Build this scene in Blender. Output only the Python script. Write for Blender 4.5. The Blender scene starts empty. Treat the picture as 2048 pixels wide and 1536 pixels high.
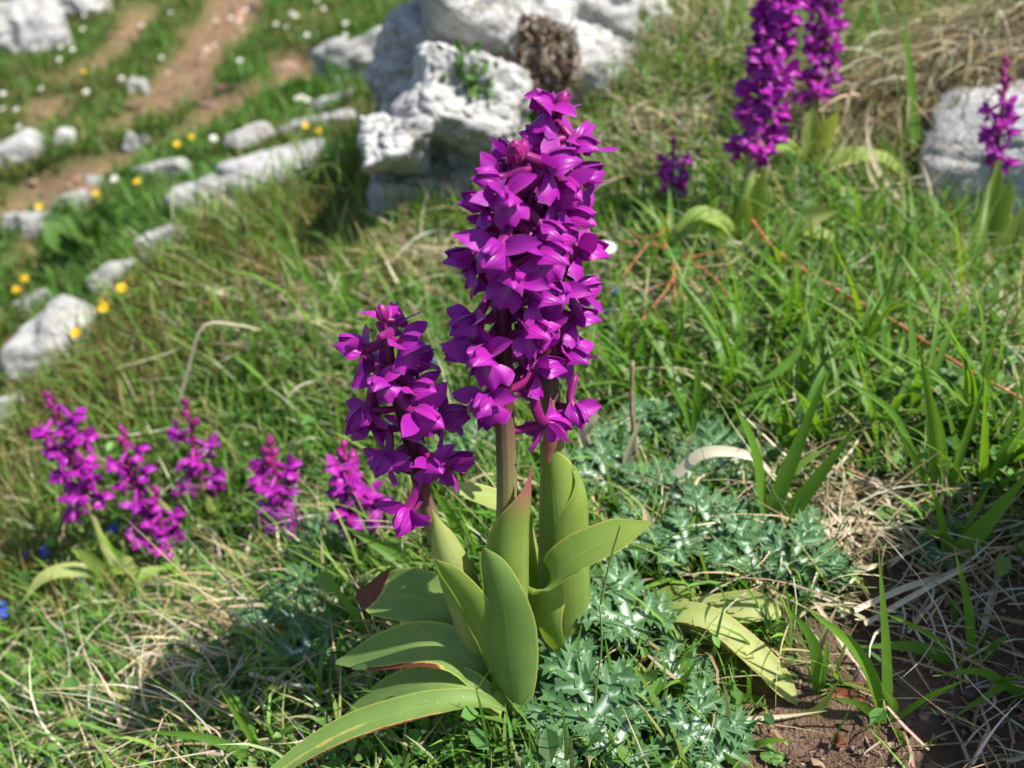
import bpy, bmesh, math, random
import numpy as np
from mathutils import Vector, Matrix, Euler
R = math.radians
random.seed(7)
rng = np.random.default_rng(11)
S = bpy.context.scene
C = S.collection

# ------------------------------------------------------------------ camera, sky, sun, exposure
CAMZ, PITCH, THX = 0.352, R(28.0), math.tan(R(27.0))
THY = THX * 0.75
cam_d = bpy.data.cameras.new('camera'); cam = bpy.data.objects.new('camera', cam_d); C.objects.link(cam)
cam.location = (0, 0, CAMZ); cam.rotation_euler = (R(90) - PITCH, 0, 0)
cam_d.sensor_width = 36; cam_d.lens = 18 / THX; cam_d.clip_start = 0.01; cam_d.clip_end = 500
cam_d.dof.use_dof = True; cam_d.dof.focus_distance = 0.405; cam_d.dof.aperture_fstop = 9.5
S.camera = cam
W = bpy.data.worlds.new('World'); S.world = W; W.use_nodes = True
SUN = Vector((0.52, -0.20, 0.83)).normalized()
nt = W.node_tree; sky = nt.nodes.new('ShaderNodeTexSky'); sky.sky_type = 'NISHITA'; sky.sun_disc = False
sky.sun_elevation = math.asin(SUN.z); sky.sun_rotation = math.atan2(SUN.x, SUN.y)
bg = nt.nodes['Background']; bg.inputs[1].default_value = 0.10; nt.links.new(sky.outputs[0], bg.inputs[0])
sl = bpy.data.lights.new('sun', 'SUN'); sl.energy = 4.8; sl.angle = R(0.53); sl.color = (1, 0.955, 0.88)
so = bpy.data.objects.new('sun', sl); C.objects.link(so); so.rotation_euler = SUN.to_track_quat('Z', 'Y').to_euler()
S.view_settings.view_transform = 'Standard'; S.view_settings.look = 'None'; S.view_settings.gamma = 1
S.view_settings.exposure = 0.9; S.view_settings.use_curve_mapping = False
S.render.resolution_x = 1024; S.render.resolution_y = 768

FW = np.array((0, math.cos(PITCH), -math.sin(PITCH))); UP = np.array((0, math.sin(PITCH), math.cos(PITCH)))
CAMP = np.array((0, 0, CAMZ))
def ray(px, py):
    return FW + np.array((1, 0, 0)) * ((px - 1024) / 1024 * THX) + UP * ((768 - py) / 768 * THY)
def P(px, py, Y):
    d = ray(px, py); return Vector(CAMP + d * (Y / d[1]))
def proj(p):
    q = np.asarray(p) - CAMP; dep = q @ FW
    return 1024 + q[..., 0] / dep / THX * 1024, 768 - (q @ UP) / dep / THY * 768, dep

# ------------------------------------------------------------------ noise
def _h(ix, iy, iz, s):
    n = (ix * 374761393 + iy * 668265263 + iz * 2147483647 + s * 1274126177) & 0xffffffff
    n = ((n ^ (n >> 13)) * 1274126177) & 0xffffffff
    return ((n ^ (n >> 16)) & 0xffff) / 65535.0
def noise3(x, y, z, s=0):
    x, y, z = [np.asarray(a, float) for a in (x, y, z)]
    fx, fy, fz = np.floor(x), np.floor(y), np.floor(z)
    ix, iy, iz = fx.astype(np.int64), fy.astype(np.int64), fz.astype(np.int64)
    u, v, w = x - fx, y - fy, z - fz
    u, v, w = [t * t * (3 - 2 * t) for t in (u, v, w)]
    r = 0
    for a in (0, 1):
        for b in (0, 1):
            for c in (0, 1):
                r = r + _h(ix + a, iy + b, iz + c, s) * (u if a else 1 - u) * (v if b else 1 - v) * (w if c else 1 - w)
    return r * 2 - 1
def fbm(x, y, z, s=0, o=4):
    r, a, f = 0, 1.0, 1.0
    for k in range(o):
        r = r + a * noise3(np.asarray(x) * f, np.asarray(y) * f, np.asarray(z) * f, s + k); a *= .5; f *= 2.03
    return r
def sstep(a, b, x):
    t = np.clip((np.asarray(x) - a) / (b - a), 0, 1); return t * t * (3 - 2 * t)

# ------------------------------------------------------------------ terrain
def tps(pts, lam=1e-4):
    p = np.array(pts, float); n = len(p)
    d = np.hypot(p[:, None, 0] - p[None, :, 0], p[:, None, 1] - p[None, :, 1]) + 1e-9
    K = d * d * np.log(d) + lam * np.eye(n)
    Q = np.c_[np.ones(n), p[:, :2]]
    A = np.block([[K, Q], [Q.T, np.zeros((3, 3))]])
    w = np.linalg.solve(A, np.r_[p[:, 2], 0, 0, 0])
    def f(x, y):
        r = w[n] + w[n + 1] * x + w[n + 2] * y
        for i in range(n):
            dd = np.hypot(x - p[i, 0], y - p[i, 1]) + 1e-9
            r = r + w[i] * dd * dd * np.log(dd)
        return r
    return f
near_f = tps([(0, .345, 0), (0, .30, -.008), (.15, .32, .008), (.25, .32, .018), (.3, .5, .05), (.12, .6, .02), (0, .6, -.005),
    (.18, .78, .062), (.38, .78, .045), (.46, .95, .05), (.6, .85, .06), (.5, 1.2, .19), (0, .95, .02), (.25, 1.1, .16), (.6, 1.1, .2), (.6, 1.6, .38), (.2, 1.6, .26), (.1, 1.3, .15),
    (-.3, .6, -.14), (-.17, .6, -.10), (-.3, .41, -.13), (-.15, .42, -.058), (-.5, .85, -.17), (-.343, 1.05, -.03), (-.184, 1.15, .01),
    (-.19, .8, -.05), (-.4, .3, -.18), (.5, .3, .06), (0, -.2, -.06), (.6, -.2, .05), (-.6, -.2, -.3)])
far_f = tps([(-.81, 1.4, -.418), (-1.155, 2.2, -.346), (-1.7, 3.5, -.24), (-.61, 3, -.155), (-.425, 2, -.18), (-.609, 1.6, -.26),
    (-.28, 3.5, -.07), (-1, .6, -.5), (-3, 5, -.1), (0, 5, .15), (2, 5, .7), (-3, 2, -.4)])
RY = [-3, .0, .3, .6, .85, 1.05, 1.2, 1.35, 1.7, 2.6, 6]
RX = [-1.2, -.74, -.68, -.62, -.5, -.343, -.19, -.02, .08, .15, .3]
def ridge_s(x, y): return x - np.interp(y, RY, RX)      # >0 on the near hump
def base_h(x, y):
    x = np.asarray(x, float); y = np.asarray(y, float)
    xs, ys = np.clip(x, -2.2, 2.2), np.clip(y, -1.2, 3.6)
    n = near_f(xs, ys); f = far_f(np.clip(x, -4, 3), np.clip(y, 0, 6))
    m = sstep(-.26, .0, ridge_s(x, y))
    z = n * m + f * (1 - m)
    z = z + .12 * np.clip(y - 6, 0, 60) + .10 * np.clip(x - 2.2, 0, 60) - .10 * np.clip(-2.2 - x, 0, 20)
    k = sstep(.5, 1.5, np.hypot(x, y - .3))
    z = z + fbm(x * 9, y * 9, 0, 3, 3) * (.006 + .012 * k) + fbm(x * 45, y * 45, 0, 9, 2) * .002
    return z
def march(px, py, hf):
    d = ray(px, py); t = np.arange(.25, 9, .004)
    q = CAMP[None] + d[None] * t[:, None]
    below = np.nonzero(q[:, 2] < hf(q[:, 0], q[:, 1]))[0]
    return q[below[0]] if len(below) else q[-1]
# trodden bare-soil terraces on the far slope and bare patches near: centre lines, half widths (m)
SOIL_PX = [([(480, -20), (430, 60), (395, 100)], .10), ([(390, 110), (340, 180), (275, 225)], .10), ([(290, 15), (210, 110), (140, 165)], .05), ([(120, 190), (70, 240)], .05),
    ([(590, 130), (540, 165), (450, 190)], .085), ([(445, 200), (400, 245), (310, 290), (250, 300)], .05), ([(150, 335), (90, 370), (20, 415)], .09),
    ([(210, 400), (120, 395)], .05), ([(700, 225), (660, 235)], .05), ([(35, 520), (80, 460)], .03), ([(570, 100), (590, 125)], .06)]
SOIL = []
for pl, w in SOIL_PX:
    SOIL.append((np.array([march(a, b, base_h)[:2] for a, b in pl]), w))
def seg_d(x, y, pl):
    d = np.full(np.shape(x), 9.)
    for (ax, ay), (bx, by) in zip(pl[:-1], pl[1:]):
        l2 = (bx - ax) ** 2 + (by - ay) ** 2 + 1e-12
        t = np.clip(((x - ax) * (bx - ax) + (y - ay) * (by - ay)) / l2, 0, 1)
        d = np.minimum(d, np.hypot(x - ax - t * (bx - ax), y - ay - t * (by - ay)))
    return d
NEAR_SOIL = [(2010, 1500, .085), (1850, 1420, .055), (1690, 1500, .05), (1560, 1500, .02), (1720, 1030, .028), (1900, 1240, .05), (330, 1330, .016), (1880, 1330, .04)]
NEAR_SOIL = [(*march(a, b, base_h)[:2], r) for a, b, r in NEAR_SOIL]
def soil_m(x, y):
    x = np.asarray(x, float); y = np.asarray(y, float)
    wob = 1.25 + .45 * fbm(x * 7, y * 7, 1, 5, 3)
    m = np.zeros(np.shape(x))
    for pl, w in SOIL: m = np.maximum(m, 1 - sstep(.75, 1.15, seg_d(x, y, pl) / (w * wob)))
    wob2 = 1 + .5 * fbm(x * 40, y * 40, 1, 6, 3)
    for cx, cy, r in NEAR_SOIL: m = np.maximum(m, 1 - sstep(.6, 1.2, np.hypot(x - cx, y - cy) / (r * wob2)))
    return m
def H(x, y):
    x = np.asarray(x, float); y = np.asarray(y, float)
    m = soil_m(x, y); far = sstep(1.2, 1.7, y)
    return base_h(x, y) + m * (1 - far) * (.0035 * fbm(x * 130, y * 130, 0, 41, 3) + .003 * fbm(x * 40, y * 40, 0, 43, 2)) - m * far * .045 - m * (1 - far) * .004
def G(px, py):
    return Vector(march(px, py, H))
def on(x, y, dz=0.): return Vector((x, y, float(H(x, y)) + dz))

# ------------------------------------------------------------------ mesh helpers
class MB:
    def __init__(s): s.v = []; s.f = []; s.uv = []; s.a = []
    def grid(s, rows, uvs, dead=None):
        b = len(s.v); n = len(rows[0])
        for i, r in enumerate(rows):
            for j, p in enumerate(r):
                s.v.append(tuple(p)); s.uv.append(uvs[i][j]); s.a.append(0. if dead is None else dead[i][j])
        for i in range(len(rows) - 1):
            for j in range(n - 1):
                k = b + i * n + j; s.f.append((k, k + 1, k + n + 1, k + n))
    def tube(s, pts, rad, n=8, cap=True):
        pts = [Vector(p) for p in pts]; rows = []; uvs = []
        N = None
        for i, p in enumerate(pts):
            t = (pts[min(i + 1, len(pts) - 1)] - pts[max(i - 1, 0)]).normalized()
            if N is None: N = t.orthogonal().normalized()
            N = (N - t * N.dot(t)).normalized(); B = t.cross(N)
            r = rad[i]
            rows.append([p + (N * math.cos(2 * math.pi * k / n) + B * math.sin(2 * math.pi * k / n)) * r for k in range(n + 1)])
            uvs.append([(k / n, i / (len(pts) - 1), 0) for k in range(n + 1)])
        if cap:
            rows.append([pts[-1]] * (n + 1)); uvs.append([(0, 1, 0)] * (n + 1))
        s.grid(rows, uvs)
    def xf(s, M):
        s.v = [tuple(M @ Vector(p)) for p in s.v]; return s
    def add(s, o, M=None):
        b = len(s.v)
        s.v += [tuple(M @ Vector(p)) for p in o.v] if M is not None else o.v
        s.uv += o.uv; s.a += o.a; s.f += [tuple(i + b for i in f) for f in o.f]; return s
    def mesh(s, name, mat):
        me = bpy.data.meshes.new(name); me.from_pydata(s.v, [], s.f)
        me.attributes.new('uvp', 'FLOAT_VECTOR', 'POINT').data.foreach_set('vector', np.array(s.uv, np.float32).ravel())
        me.attributes.new('dead', 'FLOAT', 'POINT').data.foreach_set('value', np.array(s.a, np.float32))
        me.materials.append(mat); me.polygons.foreach_set('use_smooth', [True] * len(me.polygons)); me.update(); return me
    def build(s, name, mat, parent=None):
        return link(name, s.mesh(name, mat), parent)
def link(name, me, parent=None, M=None):
    o = bpy.data.objects.new(name, me); C.objects.link(o); o.parent = parent
    if M is not None: o.matrix_basis = M
    return o
def tag(o, label=None, cat=None, group=None, kind=None):
    if label: o['label'] = label
    if cat: o['category'] = cat
    if group: o['group'] = group
    if kind: o['kind'] = kind
    return o
def thing(name, loc, label, cat, group=None):
    o = link(name, None); o.location = loc; o.empty_display_size = .01
    return tag(o, label, cat, group)
def fastmesh(name, V, quads, tris, mat, col=None, smooth=True):
    me = bpy.data.meshes.new(name); V = np.asarray(V, np.float32)
    me.vertices.add(len(V)); me.vertices.foreach_set('co', V.ravel())
    nq, ntr = len(quads), len(tris)
    loops = np.concatenate([np.asarray(quads, np.int32).ravel(), np.asarray(tris, np.int32).ravel()])
    me.loops.add(len(loops)); me.loops.foreach_set('vertex_index', loops)
    st = np.concatenate([np.arange(nq) * 4, nq * 4 + np.arange(ntr) * 3]).astype(np.int32)
    me.polygons.add(nq + ntr); me.polygons.foreach_set('loop_start', st)
    me.polygons.foreach_set('use_smooth', np.full(nq + ntr, smooth))
    if col is not None:
        a = me.attributes.new('Col', 'FLOAT_COLOR', 'POINT')
        a.data.foreach_set('color', np.c_[col, np.ones(len(col))].astype(np.float32).ravel())
    me.update(calc_edges=True); me.materials.append(mat); return me
def cr(pts, n):      # Catmull-Rom resample
    pts = [Vector(p) for p in pts]
    if len(pts) == 2: return [pts[0].lerp(pts[1], i / (n - 1)) for i in range(n)]
    q = [pts[0] * 2 - pts[1]] + pts + [pts[-1] * 2 - pts[-2]]; out = []
    for i in range(n):
        s = i / (n - 1) * (len(pts) - 1); k = min(int(s), len(pts) - 2); t = s - k
        a, b, c, d = q[k:k + 4]
        out.append(.5 * ((2 * b) + (c - a) * t + (2 * a - 5 * b + 4 * c - d) * t * t + (3 * b - a - 3 * c + d) * t ** 3))
    return out
def interp(vals, t):
    s = t * (len(vals) - 1); k = min(int(s), len(vals) - 2); return vals[k] + (vals[k + 1] - vals[k]) * (s - k)

# ------------------------------------------------------------------ materials
def newmat(name):
    m = bpy.data.materials.new(name); m.use_nodes = True; n = m.node_tree; n.nodes.clear(); return m, n
def nd(n, t, **k):
    x = n.nodes.new(t)
    for a, v in k.items(): setattr(x, a, v)
    return x
def lk(n, a, b): n.links.new(a, b)
def ramp(n, src, stops):
    r = nd(n, 'ShaderNodeValToRGB'); e = r.color_ramp.elements
    while len(e) < len(stops): e.new(.5)
    for el, (p, c) in zip(e, stops): el.position = p; el.color = (*c, 1) if len(c) == 3 else c
    lk(n, src, r.inputs[0]); return r.outputs[0]
def mix(n, f, a, b, mode='MIX'):
    x = nd(n, 'ShaderNodeMix', data_type='RGBA', blend_type=mode)
    for s, v in ((x.inputs[0], f), (x.inputs[6], a), (x.inputs[7], b)):
        if hasattr(v, 'links'): lk(n, v, s)
        elif isinstance(v, tuple): s.default_value = (*v, 1)
        else: s.default_value = v
    return x.outputs[2]
def math_(n, op, a, b=None, c=None):
    x = nd(n, 'ShaderNodeMath', operation=op)
    for i, v in enumerate((a, b, c)):
        if v is None: continue
        if hasattr(v, 'links'): lk(n, v, x.inputs[i])
        else: x.inputs[i].default_value = v
    return x.outputs[0]
def noise(n, vec, scale, det=4, rough=.55):
    x = nd(n, 'ShaderNodeTexNoise'); x.inputs['Scale'].default_value = scale; x.inputs['Detail'].default_value = det
    x.inputs['Roughness'].default_value = rough
    if vec is not None: lk(n, vec, x.inputs['Vector'])
    return x.outputs[0]
def attr(n, name): return nd(n, 'ShaderNodeAttribute', attribute_name=name)
def objcoord(n): return nd(n, 'ShaderNodeTexCoord').outputs['Object']
def pos(n): return nd(n, 'ShaderNodeNewGeometry').outputs['Position']
def thin(n, col, transl, rough=.45, spec=.35, tcol=None, bump=None):
    p = nd(n, 'ShaderNodeBsdfPrincipled'); p.inputs['Roughness'].default_value = rough; p.inputs['Specular IOR Level'].default_value = spec
    lk(n, col, p.inputs['Base Color'])
    t = nd(n, 'ShaderNodeBsdfTranslucent'); lk(n, tcol if tcol is not None else col, t.inputs['Color'])
    m = nd(n, 'ShaderNodeMixShader'); m.inputs[0].default_value = transl
    if bump is not None: lk(n, bump, p.inputs['Normal'])
    lk(n, p.outputs[0], m.inputs[1]); lk(n, t.outputs[0], m.inputs[2])
    o = nd(n, 'ShaderNodeOutputMaterial'); lk(n, m.outputs[0], o.inputs[0]); return p
def bump(n, h, strength, dist):
    b = nd(n, 'ShaderNodeBump'); b.inputs['Strength'].default_value = strength; b.inputs['Distance'].default_value = dist
    lk(n, h, b.inputs['Height']); return b.outputs[0]

def mat_col(name, transl, rough=.5, spec=.3, warm=(1.25, 1.25, .6)):
    m, n = newmat(name); c = attr(n, 'Col').outputs['Color']
    thin(n, c, transl, rough, spec, mix(n, 1., c, warm, 'MULTIPLY')); return m
M_GRASS = mat_col('grass_blades', .38)
M_DRY = mat_col('dry_grass', .25, .6, .2, (1, 1, 1))
def mat_petal(name, ca, cb, cd):
    m, n = newmat(name); uv = attr(n, 'uvp').outputs['Vector']
    sx = nd(n, 'ShaderNodeSeparateXYZ'); lk(n, uv, sx.inputs[0])
    oi = nd(n, 'ShaderNodeObjectInfo').outputs['Random']
    u = sx.outputs[0]; v = sx.outputs[1]
    nz = noise(n, objcoord(n), 260, 3)
    veins = math_(n, 'POWER', math_(n, 'ABSOLUTE', math_(n, 'SINE', math_(n, 'MULTIPLY_ADD', u, 17., math_(n, 'MULTIPLY', nz, 1.5)))), 6.)
    base = mix(n, nz, ca, cb)
    base = mix(n, math_(n, 'MULTIPLY', veins, .30), base, cd)
    hs = nd(n, 'ShaderNodeHueSaturation'); lk(n, base, hs.inputs['Color'])
    lk(n, math_(n, 'MULTIPLY_ADD', oi, .03, .485), hs.inputs['Hue']); lk(n, math_(n, 'MULTIPLY_ADD', oi, .35, .82), hs.inputs['Value'])
    b = bump(n, veins, .25, .0004)
    p = thin(n, hs.outputs[0], .30, .42, .35, None, b)
    p.inputs['Sheen Weight'].default_value = .15; p.inputs['Sheen Tint'].default_value = (1, .6, 1, 1)
    return m
M_PETAL = mat_petal('orchid_petal', (.44, .014, .37), (.31, .009, .32), (.18, .003, .15))
M_STALK = mat_petal('orchid_spur', (.34, .012, .20), (.24, .008, .14), (.16, .004, .08))
M_BUD = mat_petal('orchid_bud', (.36, .012, .22), (.24, .008, .14), (.14, .003, .07))
def mat_lip():
    m, n = newmat('orchid_lip'); uv = attr(n, 'uvp').outputs['Vector']
    sx = nd(n, 'ShaderNodeSeparateXYZ'); lk(n, uv, sx.inputs[0]); u, v = sx.outputs[0], sx.outputs[1]
    nz = noise(n, objcoord(n), 200, 3)
    base = mix(n, nz, (.42, .014, .36), (.30, .010, .32))
    cen = math_(n, 'MULTIPLY', math_(n, 'SUBTRACT', 1., math_(n, 'MULTIPLY', math_(n, 'ABSOLUTE', u), 2.2)), math_(n, 'SUBTRACT', 1., math_(n, 'MULTIPLY', v, 1.5)))
    cen.node.use_clamp = True
    base = mix(n, math_(n, 'MULTIPLY', cen, .45), base, (.60, .38, .62))
    vo = nd(n, 'ShaderNodeTexVoronoi'); vo.inputs['Scale'].default_value = 900; lk(n, objcoord(n), vo.inputs['Vector'])
    sp = math_(n, 'MULTIPLY', math_(n, 'LESS_THAN', vo.outputs['Distance'], .28), math_(n, 'GREATER_THAN', cen, .15))
    base = mix(n, math_(n, 'MULTIPLY', sp, .85), base, (.14, .004, .16))
    thin(n, base, .3, .45, .3); return m
M_LIP = mat_lip()
def mat_stem():
    m, n = newmat('orchid_stem'); uv = attr(n, 'uvp').outputs['Vector']
    sx = nd(n, 'ShaderNodeSeparateXYZ'); lk(n, uv, sx.inputs[0])
    c = ramp(n, sx.outputs[1], [(0, (.24, .32, .08)), (.36, (.23, .25, .09)), (.46, (.18, .13, .07)), (.53, (.10, .02, .03)), (.60, (.055, .004, .02)), (1, (.20, .010, .09))])
    nz = noise(n, objcoord(n), 300, 3)
    c = mix(n, math_(n, 'MULTIPLY', nz, .5), c, mix(n, .6, c, (.12, .02, .04)))
    st = math_(n, 'SINE', math_(n, 'MULTIPLY', sx.outputs[0], 60.))
    thin(n, c, .08, .42, .4, None, bump(n, st, .15, .0004)); return m
M_STEM = mat_stem()
def mat_leaf(name, ca, cb, rim, glaucous=.0):
    m, n = newmat(name); uv = attr(n, 'uvp').outputs['Vector']; dead = attr(n, 'dead').outputs['Fac']
    sx = nd(n, 'ShaderNodeSeparateXYZ'); lk(n, uv, sx.inputs[0]); u, v = sx.outputs[0], sx.outputs[1]; pur = sx.outputs[2]
    oc = objcoord(n); nz = noise(n, oc, 35, 4); nf = noise(n, oc, 420, 3)
    mp = nd(n, 'ShaderNodeMapping'); mp.inputs['Scale'].default_value = (60, 2.2, 1); lk(n, uv, mp.inputs[0])
    ve = noise(n, mp.outputs[0], 1.0, 3)
    vein = math_(n, 'POWER', math_(n, 'ABSOLUTE', math_(n, 'SINE', math_(n, 'MULTIPLY', u, 42.))), 3.)
    c = mix(n, ramp(n, nz, [(.32, (0, 0, 0)), (.68, (1, 1, 1))]), ca, cb)
    c = mix(n, math_(n, 'MULTIPLY', ramp(n, ve, [(.35, (0, 0, 0)), (.7, (1, 1, 1))]), .55), c, mix(n, .65, c, (.09, .18, .03)))
    c = mix(n, math_(n, 'MULTIPLY', ramp(n, noise(n, oc, 14, 5, .6), [(.48, (0, 0, 0)), (.68, (1, 1, 1))]), .45), c, (.40, .40, .09))
    c = mix(n, math_(n, 'MULTIPLY', ramp(n, noise(n, oc, 75, 5, .7), [(.60, (0, 0, 0)), (.72, (1, 1, 1))]), .35), c, (.12, .17, .04))
    c = mix(n, math_(n, 'MULTIPLY', vein, .08), c, (.34, .42, .12))
    mid = math_(n, 'SUBTRACT', 1., math_(n, 'MULTIPLY', math_(n, 'ABSOLUTE', u), 14.)); mid.node.use_clamp = True
    c = mix(n, math_(n, 'MULTIPLY', mid, .35), c, (.30, .38, .12))
    edge = ramp(n, math_(n, 'ABSOLUTE', u), [(.90, (0, 0, 0)), (.98, (1, 1, 1))])
    c = mix(n, edge, c, rim)
    dn = math_(n, 'ADD', dead, math_(n, 'MULTIPLY', math_(n, 'SUBTRACT', noise(n, oc, 110, 5, .7), .5), .55))
    c = mix(n, ramp(n, dn, [(.34, (0, 0, 0)), (.46, (1, 1, 1))]), c, (.50, .40, .10))
    c = mix(n, ramp(n, dn, [(.50, (0, 0, 0)), (.58, (1, 1, 1))]), c, mix(n, nf, (.10, .028, .018), (.20, .07, .04)))
    c = mix(n, pur, c, mix(n, nz, (.36, .10, .12), (.30, .05, .10)))
    fleck = math_(n, 'GREATER_THAN', nf, .70)
    c = mix(n, math_(n, 'MULTIPLY', fleck, .4), c, (.45, .50, .30))
    h = math_(n, 'ADD', vein, math_(n, 'MULTIPLY', nf, .5))
    p = thin(n, c, .33, .52, .25, mix(n, 1., c, (1.35, 1.3, .45), 'MULTIPLY'), bump(n, h, .10, .0003))
    return m
M_LEAF = mat_leaf('orchid_leaf', (.20, .30, .055), (.27, .37, .075), (.48, .48, .10))
M_LEAFD = mat_leaf('orchid_leaf_glaucous', (.15, .25, .065), (.21, .32, .09), (.38, .42, .10))
M_LEAFP = mat_leaf('orchid_leaf_pale', (.32, .39, .10), (.46, .48, .19), (.55, .50, .16))
def mat_blade():
    m, n = newmat('broad_grass'); uv = attr(n, 'uvp').outputs['Vector']; dead = attr(n, 'dead').outputs['Fac']
    sx = nd(n, 'ShaderNodeSeparateXYZ'); lk(n, uv, sx.inputs[0]); u, v = sx.outputs[0], sx.outputs[1]
    oi = nd(n, 'ShaderNodeObjectInfo').outputs['Random']
    c = ramp(n, oi, [(0, (.085, .20, .02)), (.35, (.13, .29, .024)), (.7, (.10, .24, .032)), (1, (.19, .33, .035))])
    st = math_(n, 'ABSOLUTE', math_(n, 'SINE', math_(n, 'MULTIPLY', u, 16.)))
    c = mix(n, math_(n, 'MULTIPLY', st, .25), c, (.20, .32, .06))
    nz = noise(n, objcoord(n), 90, 4)
    c = mix(n, math_(n, 'MULTIPLY', nz, .4), c, (.06, .14, .02))
    dn = math_(n, 'ADD', dead, math_(n, 'MULTIPLY', math_(n, 'SUBTRACT', nz, .5), .5))
    c = mix(n, ramp(n, dn, [(.4, (0, 0, 0)), (.6, (1, 1, 1))]), c, (.48, .36, .13))
    thin(n, c, .46, .38, .4, mix(n, 1., c, (1.5, 1.4, .4), 'MULTIPLY'), bump(n, st, .2, .0003)); return m
M_BLADE = mat_blade()
def mat_straw():
    m, n = newmat('straw'); oi = nd(n, 'ShaderNodeObjectInfo').outputs['Random']; uv = attr(n, 'uvp').outputs['Vector']
    mp = nd(n, 'ShaderNodeMapping'); mp.inputs['Scale'].default_value = (14, 1.5, 1); lk(n, uv, mp.inputs[0])
    c = mix(n, oi, (.74, .68, .54), (.58, .49, .32))
    c = mix(n, math_(n, 'MULTIPLY', noise(n, mp.outputs[0], 1.6, 4), .6), c, (.33, .25, .15))
    thin(n, c, .22, .5, .35); return m
M_STRAW = mat_straw()
def mat_holly():
    m, n = newmat('sea_holly_leaf'); uv = attr(n, 'uvp').outputs['Vector']
    sx = nd(n, 'ShaderNodeSeparateXYZ'); lk(n, uv, sx.inputs[0])
    nz = noise(n, objcoord(n), 160, 4)
    w = math_(n, 'ADD', sx.outputs[0], math_(n, 'MULTIPLY', math_(n, 'SUBTRACT', nz, .5), .38))
    c = ramp(n, w, [(.0, (.26, .36, .20)), (.07, (.06, .145, .05)), (.46, (.072, .158, .058)), (.64, (.22, .33, .21)), (.90, (.54, .59, .50))])
    thin(n, c, .16, .55, .22, None, bump(n, w, .3, .0008)); return m
M_HOLLY = mat_holly()
def simple(name, ca, cb, scale=60, rough=.5, transl=.0, spec=.3):
    m, n = newmat(name); c = mix(n, ramp(n, noise(n, objcoord(n), scale, 4), [(.3, (0, 0, 0)), (.7, (1, 1, 1))]), ca, cb)
    thin(n, c, transl, rough, spec); return m
M_WHITE = simple('white_petals', (.78, .78, .74), (.68, .70, .70), 300, .5, .25)
M_YEL = simple('yellow_petals', (.80, .55, .02), (.75, .42, .01), 300, .5, .2)
M_BLUE = simple('blue_petals', (.05, .07, .62), (.10, .13, .75), 300, .5, .2)
M_GSTEM = simple('green_stalk', (.14, .24, .05), (.22, .28, .07), 120, .5, .1)
M_RED = simple('red_runner', (.42, .11, .05), (.50, .22, .10), 150, .45)
M_TWIG = simple('brown_twig', (.16, .10, .065), (.30, .21, .14), 240, .7)
M_ROOT = simple('pale_root', (.34, .27, .20), (.22, .16, .11), 240, .7)
def mat_herb():
    m, n = newmat('herb_leaf'); uv = attr(n, 'uvp').outputs['Vector']
    sx = nd(n, 'ShaderNodeSeparateXYZ'); lk(n, uv, sx.inputs[0])
    c = mix(n, sx.outputs[0], (.075, .17, .03), (.20, .34, .09))
    c = mix(n, math_(n, 'MULTIPLY', noise(n, objcoord(n), 140, 4), .4), c, (.05, .13, .02))
    thin(n, c, .3, .5, .3, None, bump(n, sx.outputs[0], .5, .0012)); return m
M_HERB = mat_herb()
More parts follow.
